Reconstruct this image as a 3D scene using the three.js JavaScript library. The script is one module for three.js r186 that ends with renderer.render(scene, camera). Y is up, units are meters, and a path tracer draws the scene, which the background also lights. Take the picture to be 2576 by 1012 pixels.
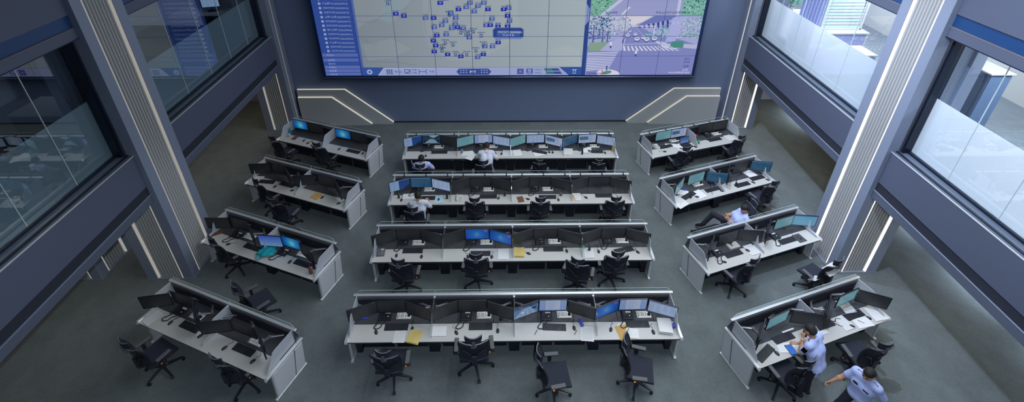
import * as THREE from 'three';
import { RoundedBoxGeometry } from 'three/addons/geometries/RoundedBoxGeometry.js';
import { mergeGeometries, mergeVertices } from 'three/addons/utils/BufferGeometryUtils.js';
import { RectAreaLightUniformsLib } from 'three/addons/lights/RectAreaLightUniformsLib.js';

// ---------- camera, lights, exposure ----------
const scene = new THREE.Scene();
scene.background = new THREE.Color(0x0a0d14);
const camera = new THREE.PerspectiveCamera(2 * Math.atan(506 / 1223.2353) * 180 / Math.PI, 2576 / 1012, 0.1, 120);
camera.setViewOffset(2576, 1012, 0, 231.7527, 2576, 1012);      // shift lens: the principal point sits above the middle of the frame
camera.position.set(-0.1852, 9.6845, 0);
camera.up.set(0.004, 0.871, -0.491);
camera.lookAt(-0.1852 + 0.0152, 9.6845 - 0.4913, -0.8709);
const renderer = new THREE.WebGLRenderer({ antialias: true });
renderer.toneMapping = THREE.LinearToneMapping;
renderer.toneMappingExposure = 0.9;
renderer.shadowMap.enabled = true;
RectAreaLightUniformsLib.init();

const HALL_L = -8.05, HALL_R = 8.2, BACK = -16.15, FRONT = 3.2, CEIL = 10.8;
function areaLight(name, color, intensity, w, h, pos, target) {
  const l = new THREE.RectAreaLight(color, intensity, w, h);
  l.name = name; l.position.set(...pos); l.lookAt(...target); scene.add(l); return l;
}
function spotLight(name, color, intensity, pos, target, angle, pen, size) {
  const l = new THREE.SpotLight(color, intensity, 0, angle, pen, 2);
  l.name = name; l.position.set(...pos); l.target.position.set(...target); scene.add(l, l.target);
  l.castShadow = true; l.shadow.radius = size; return l;
}
// ceiling panels of the hall: [x, z, width, depth, intensity]
const CEILING_PANELS = [];
for (const [z, q] of [[-14.4, 0.9], [-11.2, 1.1], [-8.0, 1.1], [-4.8, 0.9]]) for (const [x, k] of [[1.0, 0.8], [3.5, 1.1], [6.0, 1.1]]) CEILING_PANELS.push([x, z, 1.2, 2.4, 8.8 * k * q]);
const COOL = new THREE.Color(0.92, 0.965, 1.0), WARM = new THREE.Color(1.0, 0.82, 0.48), DAY = new THREE.Color(0.97, 0.94, 1.0), LEDC = new THREE.Color(1.0, 0.96, 0.88);

// ---------- helpers ----------
let seed = 7;
const rnd = () => { seed = (seed * 1664525 + 1013904223) >>> 0; return seed / 4294967296; };
const RB = (a, b) => a + (b - a) * rnd();
const D = Math.PI / 180;
const used = new Map();
function numbered(n) { const k = used.get(n) || 0; used.set(n, k + 1); return k ? `${n}_${String(k).padStart(3, '0')}` : n; }
function tag(o, label, category, group, kind) {
  o.userData = { ...o.userData };
  if (label) o.userData.label = label;
  if (category) o.userData.category = category;
  if (group) o.userData.group = group;
  if (kind) o.userData.kind = kind;
  return o;
}
const std = (r, g, b, rough = 0.6, metal = 0, more = {}) => new THREE.MeshStandardMaterial({ color: new THREE.Color().setRGB(r, g, b), roughness: rough, metalness: metal, ...more });
const phys = (r, g, b, rough, metal, more = {}) => new THREE.MeshPhysicalMaterial({ color: new THREE.Color().setRGB(r, g, b), roughness: rough, metalness: metal, ...more });
const glow = (c, k) => new THREE.MeshStandardMaterial({ color: 0x000000, emissive: c, emissiveIntensity: k, roughness: 1 });
function clean(g) { const q = g.index ? g.toNonIndexed() : g.clone(); for (const k of Object.keys(q.attributes)) if (!['position', 'normal', 'uv'].includes(k)) q.deleteAttribute(k);
  if (!q.attributes.uv) q.setAttribute('uv', new THREE.BufferAttribute(new Float32Array(q.attributes.position.count * 2), 2)); q.clearGroups(); return q; }
function join(list) { return [].concat(list).length === 1 ? [].concat(list)[0] : mergeGeometries([].concat(list).map(clean)); }
function mesh(name, geo, mat, parent) {
  const m = new THREE.Mesh(join(geo), mat); m.name = parent ? name : numbered(name); m.castShadow = m.receiveShadow = true;
  (parent || scene).add(m); return m;
}
function thing(name, label, category, pos = [0, 0, 0], turn = 0, group) {
  const o = new THREE.Group(); o.name = numbered(name); o.position.set(...pos); o.rotation.y = turn; scene.add(o);
  return tag(o, label, category, group);
}
function struct(name, geo, mat) { return tag(mesh(name, geo, mat), null, null, null, 'structure'); }
function structGroup(name) { const o = new THREE.Group(); o.name = numbered(name); scene.add(o); return tag(o, null, null, null, 'structure'); }
function copyOf(src, label, pos, turn = 0, group) { const c = src.clone(); c.name = numbered(src.name.replace(/_\d{3}$/, '')); c.position.set(...pos); c.rotation.set(0, turn, 0); c.userData = { ...src.userData, label }; if (group) c.userData.group = group; scene.add(c); return c; }
const bx = (w, h, d, x = 0, y = 0, z = 0) => new THREE.BoxGeometry(w, h, d).translate(x, y, z);
const rb = (w, h, d, x = 0, y = 0, z = 0, r = 0.006, s = 1) => new RoundedBoxGeometry(w, h, d, s, Math.min(r, w / 2.01, h / 2.01, d / 2.01)).translate(x, y, z);
const span = (x0, x1, y0, y1, z0, z1) => bx(x1 - x0, y1 - y0, z1 - z0, (x0 + x1) / 2, (y0 + y1) / 2, (z0 + z1) / 2);
const cyl = (r0, r1, h, x = 0, y = 0, z = 0, n = 14) => new THREE.CylinderGeometry(r0, r1, h, n).translate(x, y, z);
const ball = (r, x = 0, y = 0, z = 0, n = 12) => new THREE.SphereGeometry(r, n, Math.ceil(n * 0.7)).translate(x, y, z);
function bar(a, b, r, n = 8) { const A = new THREE.Vector3(...a), B = new THREE.Vector3(...b), d = B.clone().sub(A); return new THREE.CylinderGeometry(r, r, d.length(), n).applyQuaternion(new THREE.Quaternion().setFromUnitVectors(new THREE.Vector3(0, 1, 0), d.normalize())).translate((A.x + B.x) / 2, (A.y + B.y) / 2, (A.z + B.z) / 2); }
function flatBar(a, b, w, h) { const A = new THREE.Vector3(...a), B = new THREE.Vector3(...b), d = B.clone().sub(A), m = new THREE.Matrix4().lookAt(A, B, new THREE.Vector3(0, 1, 0)); return rb(w, h, d.length(), 0, 0, 0, 0.01).applyMatrix4(m).translate((A.x + B.x) / 2, (A.y + B.y) / 2, (A.z + B.z) / 2); }
const tube = (pts, r, seg = 24, rad = 6, closed = false) => new THREE.TubeGeometry(new THREE.CatmullRomCurve3(pts.map((p) => new THREE.Vector3(...p)), closed), seg, r, rad, closed);
const lathe = (pts, n = 18) => new THREE.LatheGeometry(pts.map((p) => new THREE.Vector2(...p)), n);
function outline(pts, depth, bevel = 0.003) {                     // polygon in x-y, extruded along +z
  const s = new THREE.Shape(pts.map((p) => new THREE.Vector2(...p)));
  return new THREE.ExtrudeGeometry(s, { depth, bevelEnabled: bevel > 0, bevelThickness: bevel, bevelSize: bevel, bevelOffset: -bevel, bevelSegments: 1, curveSegments: 6 });
}
const sideOutline = (pts, x0, x1, bevel = 0.003) => outline(pts.map(([v, h]) => [-v, h]), x1 - x0, bevel).rotateY(Math.PI / 2).translate(x0, 0, 0);   // polygon in (v = +z, h = y), extruded along x
// ---------- textures ----------
function canvasTex(w, h, draw) { const c = document.createElement('canvas'); c.width = w; c.height = h; const g = c.getContext('2d'); draw(g, w, h); const t = new THREE.CanvasTexture(c); t.colorSpace = THREE.SRGBColorSpace; t.magFilter = THREE.LinearFilter; return t; }
function noiseTex(n, base, amp, coarse, tint = [1, 1, 1]) {
  const d = new Uint8Array(n * n * 4), grid = (m) => { const a = []; for (let i = 0; i < m * m; i++) a.push(rnd()); return (x, y) => { const u = x / n * m, v = y / n * m, i = Math.floor(u), j = Math.floor(v), f = u - i, g = v - j, s = f * f * (3 - 2 * f), t = g * g * (3 - 2 * g), q = (p, r) => a[(r % m) * m + (p % m)]; return (q(i, j) * (1 - s) + q(i + 1, j) * s) * (1 - t) + (q(i, j + 1) * (1 - s) + q(i + 1, j + 1) * s) * t - 0.5; }; };
  const g1 = grid(6), g2 = grid(23);
  for (let y = 0; y < n; y++) for (let x = 0; x < n; x++) { const v = base + amp * (rnd() - 0.5) + coarse * (g1(x, y) + 0.6 * g2(x, y)); for (let c = 0; c < 3; c++) d[(y * n + x) * 4 + c] = Math.max(0, Math.min(255, v * tint[c])); d[(y * n + x) * 4 + 3] = 255; }
  const t = new THREE.DataTexture(d, n, n); t.wrapS = t.wrapT = THREE.RepeatWrapping; t.magFilter = THREE.LinearFilter; t.minFilter = THREE.LinearFilter; t.colorSpace = THREE.SRGBColorSpace; t.needsUpdate = true; return t;
}
function metreUV(geo, k = 1) { const p = geo.attributes.position, n = geo.attributes.normal, u = new Float32Array(p.count * 2); for (let i = 0; i < p.count; i++) { const ax = Math.abs(n.getX(i)), ay = Math.abs(n.getY(i)), az = Math.abs(n.getZ(i)); const [a, b] = ay >= ax && ay >= az ? [p.getX(i), p.getZ(i)] : ax > az ? [p.getZ(i), p.getY(i)] : [p.getX(i), p.getY(i)]; u[2 * i] = a * k; u[2 * i + 1] = b * k; } geo.setAttribute('uv', new THREE.BufferAttribute(u, 2)); return geo; }
// ---------- materials ----------
const carpetTex = noiseTex(512, 160, 64, 12, [0.97, 1, 1.0]);
const M = {
  carpet: std(0.385, 0.43, 0.45, 0.97, 0, { map: carpetTex, bumpMap: carpetTex, bumpScale: 0.004 }),
  wallBlue: std(0.15, 0.20, 0.33, 0.7), wallGrey: std(0.3, 0.32, 0.38, 0.8), ceiling: std(0.25, 0.27, 0.3, 0.9), beam: std(0.09, 0.108, 0.165, 0.55, 0.1), lip: std(0.10, 0.118, 0.17, 0.5, 0.1), groove: std(0.018, 0.022, 0.036, 0.7),
  pier: std(0.225, 0.265, 0.355, 0.5, 0.1), rib: std(0.37, 0.38, 0.38, 0.45), slotLitBlue: std(0.012, 0.05, 0.155, 0.4), frame: std(0.012, 0.02, 0.04, 0.3, 0.3), panelGrey: std(0.42, 0.45, 0.48, 0.6),
  led: glow(LEDC, 1.5), ledSoft: glow(LEDC, 0.8),
  white: std(0.53, 0.535, 0.52, 0.38), deck: std(0.062, 0.067, 0.078, 0.5), deckDark: std(0.016, 0.02, 0.032, 0.6), edge: std(0.11, 0.115, 0.13, 0.5), silver: std(0.78, 0.8, 0.83, 0.3, 0.55), panel: std(0.58, 0.61, 0.65, 0.42, 0.15), acrylic: phys(0.62, 0.66, 0.72, 0.5, 0, { transmission: 0.35, thickness: 0 }), acrylicClear: phys(0.92, 0.96, 0.98, 0.12, 0, { transmission: 0.92, thickness: 0 }), railDark: std(0.045, 0.05, 0.07, 0.45, 0.3), black: std(0.010, 0.013, 0.024, 0.5), blackGloss: std(0.008, 0.009, 0.013, 0.22), plastic: std(0.02, 0.023, 0.033, 0.42),  // black parts tinted navy: a blue haze put into their colour
  glass: phys(0.92, 0.97, 0.97, 0.0, 0, { transmission: 1, thickness: 0, ior: 1.5 }), coated: phys(0.88, 0.95, 0.98, 0.0, 0, { transmission: 1, thickness: 0, ior: 1.85 }), glassEdge: std(0.55, 0.66, 0.66, 0.25), armGrey: std(0.30, 0.31, 0.34, 0.35, 0.7), chairMesh: std(0.015, 0.018, 0.034, 0.85), chairSeat: std(0.02, 0.024, 0.042, 0.92), chairPad: std(0.10, 0.105, 0.115, 0.6), chairRim: std(0.2, 0.21, 0.24, 0.35, 0.4), orange: std(0.9, 0.28, 0.02, 0.5),
  keyWhite: std(0.85, 0.86, 0.83, 0.5), keyGrey: std(0.28, 0.3, 0.32, 0.6), keys: std(0.035, 0.037, 0.045, 0.5), cable: std(0.015, 0.015, 0.018, 0.6), lcd: std(0.75, 0.77, 0.66, 0.3),
  paper: std(0.74, 0.75, 0.76, 0.85), yellow: std(0.62, 0.49, 0.17, 0.85), brown: std(0.16, 0.07, 0.05, 0.7), tan: std(0.55, 0.33, 0.1, 0.8), teal: std(0.0, 0.33, 0.40, 0.6), red: std(0.6, 0.03, 0.08, 0.4), blue: std(0.06, 0.09, 0.55, 0.35), green: std(0.05, 0.4, 0.2, 0.5), paleBlue: std(0.45, 0.62, 0.72, 0.8), glassBottle: phys(0.35, 0.5, 0.75, 0.15, 0, { transmission: 0.6, thickness: 0 }), amber: std(0.55, 0.45, 0.1, 0.3),
  skin: phys(0.50, 0.27, 0.17, 0.55, 0, { sheen: 0.1 }), hair: std(0.012, 0.011, 0.012, 0.7), shirtBlue: std(0.44, 0.52, 0.88, 0.85), shirtWhite: std(0.62, 0.66, 0.78, 0.85), trousers: std(0.014, 0.016, 0.028, 0.9), shoe: std(0.012, 0.012, 0.014, 0.35), badge: std(0.02, 0.02, 0.03, 0.5), lipc: std(0.35, 0.12, 0.1, 0.6), sock: std(0.6, 0.58, 0.55, 0.9),
};
// ---------- the hall ----------
struct('floor', metreUV(span(-11.7, 11.9, -0.3, 0, -18.3, FRONT + 0.2), 0.55), M.carpet);
struct('ceiling', span(-13.4, 13.4, CEIL, CEIL + 0.3, -18.3, FRONT + 0.2), M.ceiling);
struct('wall_back', span(HALL_L - 0.3, HALL_R + 0.3, 0, CEIL, BACK - 0.3, BACK), M.wallBlue);
struct('wall_front', span(-13.4, 13.4, 0, CEIL, FRONT, FRONT + 0.3), M.wallGrey);
struct('baseboard_back', span(HALL_L, HALL_R, 0, 0.06, BACK, BACK + 0.02), M.groove);
for (const [n, s, xo, xu] of [['left', -1, 11.5, 13.0], ['right', 1, 11.6, 13.2]]) {
  const P = (a, b, ...r) => s < 0 ? span(-b, -a, ...r) : span(a, b, ...r);
  struct(`wall_${n}`, P(xo, xo + 0.2, 0, 2.6, -18.1, FRONT), M.wallGrey);
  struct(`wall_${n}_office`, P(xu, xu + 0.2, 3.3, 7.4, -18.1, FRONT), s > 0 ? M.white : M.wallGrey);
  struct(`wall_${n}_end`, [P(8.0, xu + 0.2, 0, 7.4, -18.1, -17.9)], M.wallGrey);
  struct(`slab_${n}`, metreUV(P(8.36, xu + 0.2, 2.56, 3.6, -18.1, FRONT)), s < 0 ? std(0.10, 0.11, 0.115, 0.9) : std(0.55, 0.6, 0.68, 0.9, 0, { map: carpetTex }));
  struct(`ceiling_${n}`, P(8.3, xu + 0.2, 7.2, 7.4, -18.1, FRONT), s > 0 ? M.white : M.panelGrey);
  struct(`baseboard_${n}`, P(xo - 0.02, xo, 0, 0.08, -17.9, FRONT), M.groove);
}
// balcony fronts: lip, groove, fascia, sill, header, slot coloured like a blue-lit cove, upper wall and the glazing of each bay
function bay(s, xf, z0, z1, joints, n) {
  const P = (a, b, ...r) => s < 0 ? span(-b, -a, ...r) : span(a, b, ...r), x = Math.abs(xf), b = structGroup('beam');
  mesh('lip', P(x, x + 0.3, 2.49, 2.68, z0, z1), M.lip, b);
  mesh('lip_edge', P(x - 0.006, x + 0.02, 2.68, 2.692, z0, z1), M.pier, b);
  mesh('groove', P(x + 0.02, x + 0.3, 2.68, 2.92, z0, z1), M.groove, b);
  mesh('fascia', P(x, x + 0.3, 2.92, 3.715, z0, z1), M.beam, b);
  mesh('fascia_edge', P(x - 0.006, x + 0.014, 3.715, 3.732, z0, z1), M.silver, b);
  mesh('sill', P(x + 0.014, x + 0.5, 3.70, 3.725, z0, z1), M.sill = M.sill || std(0.10, 0.13, 0.18, 0.2), b);
  mesh('sill_channel', P(x + 0.09, x + 0.14, 3.725, 3.745, z0, z1), M.black, b);
  mesh('header', P(x, x + 0.42, 6.385, 6.575, z0, z1), M.beam, b);
  mesh('header_edge', P(x - 0.004, x + 0.02, 6.575, 6.583, z0, z1), M.warmTrim = M.warmTrim || std(0.22, 0.17, 0.14, 0.5), b);
  mesh('slot', P(x + 0.025, x + 0.3, 6.57, 6.83, z0, z1), M.slotLitBlue, b);  // the blue cove light is put into this colour
  mesh('upper_wall', P(x, x + 0.32, 6.82, CEIL, z0, z1), M.beam, b);
  const w = structGroup(`window_${n}`), g = x + 0.36;
  mesh('frame', [P(g - 0.05, g + 0.05, 3.725, 3.775, z0, z1), P(g - 0.05, g + 0.05, 6.325, 6.385, z0, z1), P(g - 0.36, g + 0.05, 6.368, 6.386, z0, z1), P(g - 0.16, g + 0.06, 3.725, 6.385, z0, z0 + 0.06), P(g - 0.16, g + 0.06, 3.725, 6.385, z1 - 0.06, z1)], M.frame, w);
  const zs = [z0 + 0.06, ...joints, z1 - 0.06];
  for (let i = 0; i + 1 < zs.length; i++) {
    mesh('pane', P(g - 0.006, g + 0.006, 3.775, 6.325, zs[i] + 0.004, zs[i + 1] - 0.004), M.coated, w);
    mesh('frosted_film', P(g + 0.008, g + 0.011, 3.775, 5.07, zs[i] + 0.004, zs[i + 1] - 0.004), s < 0 ? M.filmLShaded : M.filmR, w);
    if (i) mesh('joint', P(g - 0.007, g + 0.007, 3.775, 6.325, zs[i] - 0.006, zs[i] + 0.006), M.glassEdge, w);
  }
}
M.filmLShaded = phys(0.34, 0.39, 0.42, 1, 0, { transmission: 0.4, thickness: 0 });  // darker copy of the street-side film, dimness put into the colour
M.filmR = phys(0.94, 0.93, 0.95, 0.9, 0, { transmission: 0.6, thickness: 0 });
const J1 = [-7.55, -6.42, -5.25, -4.1, -2.95, -1.8, -0.65, 0.5, 1.65], J2 = [-14.75, -13.65, -12.54, -11.36];
bay(-1, HALL_L, -8.6, FRONT, J1, 1); bay(-1, HALL_L, -15.58, -9.8, J2, 2);
bay(1, HALL_R, -8.6, FRONT, J1, 3); bay(1, HALL_R, -15.58, -9.8, J2, 4);
// fluted piers with light strips in the reveals of their recessed faces
function pier(s, xh, zf, w, d, h, faces, ledMat, outer, n) {
  const g = structGroup('column'), xo = xh - s * w, x0 = Math.min(xh, xo), x1 = Math.max(xh, xo), z1 = zf, z0 = zf - d, R = 0.07, B = 0.25, N0 = n || 8;
  mesh('core', span(x0 + R, x1 - R, 0, h, z0 + R, z1 - R), M.pier, g);
  for (const [a, b] of [[x0, x0 + B], [x1 - B, x1]]) for (const [c, e] of [[z0, z0 + B], [z1 - B, z1]]) mesh('band', rb(B, h, B, (a + b) / 2, h / 2, (c + e) / 2, 0.008), M.pier, g);
  mesh('plinth', span(x0 - 0.012, x1 + 0.012, 0, 0.03, z0 - 0.012, z1 + 0.012), M.pier, g);
  const N = 8;
  if (faces.includes('h')) {                                      // towards the hall
    const f = xh - s * R, a = z0 + (n ? 0.02 : B + 0.035), b = z1 - B - 0.035, N = N0, p = (b - a) / N;
    for (let i = 0; i < N; i++) mesh('rib', new THREE.CylinderGeometry(p * 0.40, p * 0.40, h - 0.03, 8, 1, false, 0, Math.PI).rotateY(s < 0 ? Math.PI : 0).scale(1.0, 1, 1).translate(f, h / 2 + 0.015, a + p * (i + 0.5)), M.rib, g);  // rib colour lightened to carry the glow of the strips
    for (const [q, c] of n ? [[b + 0.016, 1]] : [[a - 0.016, 1], [b + 0.016, 0.6]]) mesh('led_strip', bx(0.06, h - 0.03, 0.032, xh - s * 0.042, h / 2 + 0.015, q), ledMat, g);
  }
  if (faces.includes('z')) {                                      // towards the front of the room
    const f = z1 - R, a = x0 + B + 0.035, b = x1 - B - 0.035, p = (b - a) / N;
    for (let i = 0; i < N; i++) mesh('rib', new THREE.CylinderGeometry(p * 0.40, p * 0.40, outer - 0.03, 8, 1, false, 0, Math.PI).rotateY(-Math.PI / 2).scale(1, 1, 1.0).translate(a + p * (i + 0.5), outer / 2 + 0.015, f), M.rib, g);
    for (const q of [a - 0.016, b + 0.016]) mesh('led_strip', bx(0.032, outer - 0.03, 0.06, q, outer / 2 + 0.015, z1 - 0.042), ledMat, g);
  }
}
M.ledL = glow(LEDC, 0.36); M.ledR = glow(LEDC, 1.7);
pier(1, -7.94, -8.6, 1.14, 1.2, CEIL, 'hz', M.ledL, 2.49); pier(1, -7.94, -15.58, 1.12, 0.57, CEIL, 'hz', M.ledL, 2.49, 3);
pier(-1, 8.1, -8.6, 1.14, 1.2, CEIL, 'hz', M.ledR, 2.49); pier(-1, 8.1, -15.58, 1.12, 0.57, CEIL, 'hz', M.ledR, 2.49, 3);
pier(1, -10.2, -8.6, 1.1, 1.2, 2.56, 'hz', M.ledL, 2.5);
for (const [x, k] of [[-7.86, 0.5], [8.02, 1.6]]) for (const z of [-8.6, -15.58]) {
  const s = Math.sign(x);
  areaLight('light_strip_glow', WARM, 5 * k, 0.06, 2.4, [x + s * 0.9, 1.25, z + 0.02], [x + s * 0.7, 1.0, z + 2]);
  if (z > -10) areaLight('light_strip_glow', new THREE.Color(1, 0.9, 0.68), 6 * k, 0.06, 7, [x - s * 0.1, 4.5, z - 0.9], [x - s * 2, 4.3, z - 0.4]);
}
// stepped light panels on the lower back wall
for (const [s, label] of [[-1, 'stepped grey wall panel with two lit edges below the map screen end'], [1, 'stepped grey wall panel with two lit edges below the street screen end']]) {
  const t = thing('light_panel', label, 'wall panel', [s * 0.04 + 0.03, 0, BACK + 0.012]), m = (p) => s < 0 ? p : p.map(([x, y]) => [-x, y]).reverse();
  mesh('outer_board', outline(m([[-7.82, 0], [-4.45, 0], [-4.43, 0.06], [-6.07, 1.47], [-7.82, 1.47]]), 0.12), M.panelGrey, t);
  mesh('inner_board', outline(m([[-7.82, 0], [-5.26, 0], [-5.24, 0.04], [-6.57, 1.18], [-7.82, 1.18]]), 0.20), M.panelGrey, t);
  for (const [pts, z] of [[[[-7.82, 1.485], [-6.065, 1.485], [-4.42, 0.07]], 0.06], [[[-7.82, 1.195], [-6.565, 1.195], [-5.23, 0.05]], 0.14]])
    for (let i = 0; i < 2; i++) { const [a, b] = [pts[i], pts[i + 1]].map(([x, y]) => [s < 0 ? x : -x, y, z]); mesh('led_strip', flatBar(a, b, 0.045, 0.014), M.ledPanel = M.ledPanel || glow(new THREE.Color(1, 0.92, 0.74), 0.85), t); }
}
for (const s of [-1, 1]) areaLight('panel_edge_glow', new THREE.Color(1, 0.93, 0.8), 0.9, 2.2, 0.05, [s * 5.4, 0.9, BACK + 0.3], [s * 5.4, 0.4, BACK + 3]);
spotLight('hall_downlight', new THREE.Color(0.8, 0.9, 1.0), 130, [0.1, CEIL - 0.5, 0.3], [0.1, 0, 0.3], 64 * D, 0.12, 3);
for (const z of [-6.5, -10.5]) spotLight('added_beam_fill', new THREE.Color(0.66, 0.76, 1.0), 200, [3.2, CEIL - 0.3, z], [8.2, 4.0, z - 1.0], 34 * D, 0.8, 6);  // added unseen spots that brighten the street-side column and beam
// ceiling fittings
for (const [x, z, w, d, k] of CEILING_PANELS) {
  const t = thing('ceiling_light', 'flat white ceiling light panel over the hall', 'ceiling light', [x, CEIL - 0.06, z], 0, 'ceiling light panels over the hall');
  mesh('frame', [bx(w + 0.1, 0.06, 0.05, 0, 0.03, d / 2), bx(w + 0.1, 0.06, 0.05, 0, 0.03, -d / 2), bx(0.05, 0.06, d, w / 2, 0.03, 0), bx(0.05, 0.06, d, -w / 2, 0.03, 0)], M.white, t);
  mesh('diffuser', bx(w, 0.02, d, 0, 0.03, 0), M.ledSoft, t);
  areaLight('ceiling_light', COOL, k, w, d, [x, CEIL - 0.09, z], [x, 0, z + 0.001]);
}
for (const [s, k] of [[-1, 1.35], [1, 3.0]]) for (const [z, q] of [[-16.4, 1.6], [-13, s < 0 ? 1.8 : 1.2], [-7.5, 0.95], [-3, 0.9]]) {
  const t = thing('aisle_light', 'flat warm light panel under the balcony', 'ceiling light', [s * 9.8, 2.54, z], 0, 'light panels under the balconies');
  mesh('diffuser', bx(0.3, 0.03, 1.5), M.ledSoft, t); mesh('frame', [bx(0.36, 0.04, 0.03, 0, 0, 0.76), bx(0.36, 0.04, 0.03, 0, 0, -0.76), bx(0.03, 0.04, 1.55, 0.165, 0, 0), bx(0.03, 0.04, 1.55, -0.165, 0, 0)], M.white, t);
  areaLight('aisle_light', s < 0 ? new THREE.Color(1, 0.78, 0.46) : WARM, 2.2 * k * q, 0.3, 1.5, [s * 9.8, 2.51, z], [s * 9.8, 0, z + 0.001]);
}
// low lit windows of the street-side aisle
for (const [i, [z, w]] of [[-10.1, 1.0], [-8.0, 1.7], [-6.0, 0.9], [-16.2, 1.4], [-4.2, 1.2]].entries()) {
  const g = structGroup(`window_${5 + i}`);
  mesh('pane', bx(0.03, 0.5, w, 11.58, 0.32, z), M.dayPane = M.dayPane || glow(DAY, 1.4), g);
  mesh('frame', [bx(0.06, 0.06, w + 0.12, 11.58, 0.04, z), bx(0.06, 0.06, w + 0.12, 11.58, 0.6, z), bx(0.06, 0.56, 0.06, 11.58, 0.32, z - w / 2 - 0.03), bx(0.06, 0.56, 0.06, 11.58, 0.32, z + w / 2 + 0.03)], M.white, g);
  areaLight('window_light', new THREE.Color(0.7, 0.84, 1), 14, w, 0.4, [11.54, 0.32, z], [11.2, 0.1, z]);
}
// ---------- the video wall ----------
function han(g, x, y, s, k) {                                      // a small square written character
  const G = { 0: [[0, 3, 10, 3], [5, 0, 5, 3], [5, 3, 0, 10], [5, 3, 10, 10]], 1: [[1, 2, 9, 2, 9, 6, 1, 6, 1, 2], [5, 0, 5, 10]], 2: [[1, 1, 1, 10], [1, 1, 3, 0], [2, 2, 9, 2, 9, 10]], 3: [[2, 0, 2, 10], [2, 0, 4, 2, 3, 5], [7, 0, 5, 10], [7, 3, 10, 10]], 4: [[1, 2, 9, 2, 9, 9, 1, 9, 1, 2]], 5: [[5, 0, 5, 9], [1, 4, 1, 9, 9, 9, 9, 4]], 6: [[0, 3, 4, 3], [2, 0, 2, 10], [2, 4, 0, 8], [6, 1, 9, 1, 9, 9, 10, 9], [6, 1, 5, 10]], 7: [[0, 1, 10, 1], [0, 5, 10, 5], [0, 9, 10, 9], [5, 1, 5, 9]], 8: [[1, 0, 9, 0, 9, 4, 1, 4, 1, 0], [0, 6, 10, 6], [5, 4, 5, 10], [2, 8, 8, 8]] };
  g.beginPath(); for (const l of G[k % 9]) { g.moveTo(x + l[0] * s / 10, y + l[1] * s / 10); for (let i = 2; i < l.length; i += 2) g.lineTo(x + l[i] * s / 10, y + l[i + 1] * s / 10); } g.stroke();
}
const SW = 2048, TW = SW / 10, TH = TW * 9 / 16, SH = Math.round(TH * 6);
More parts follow.
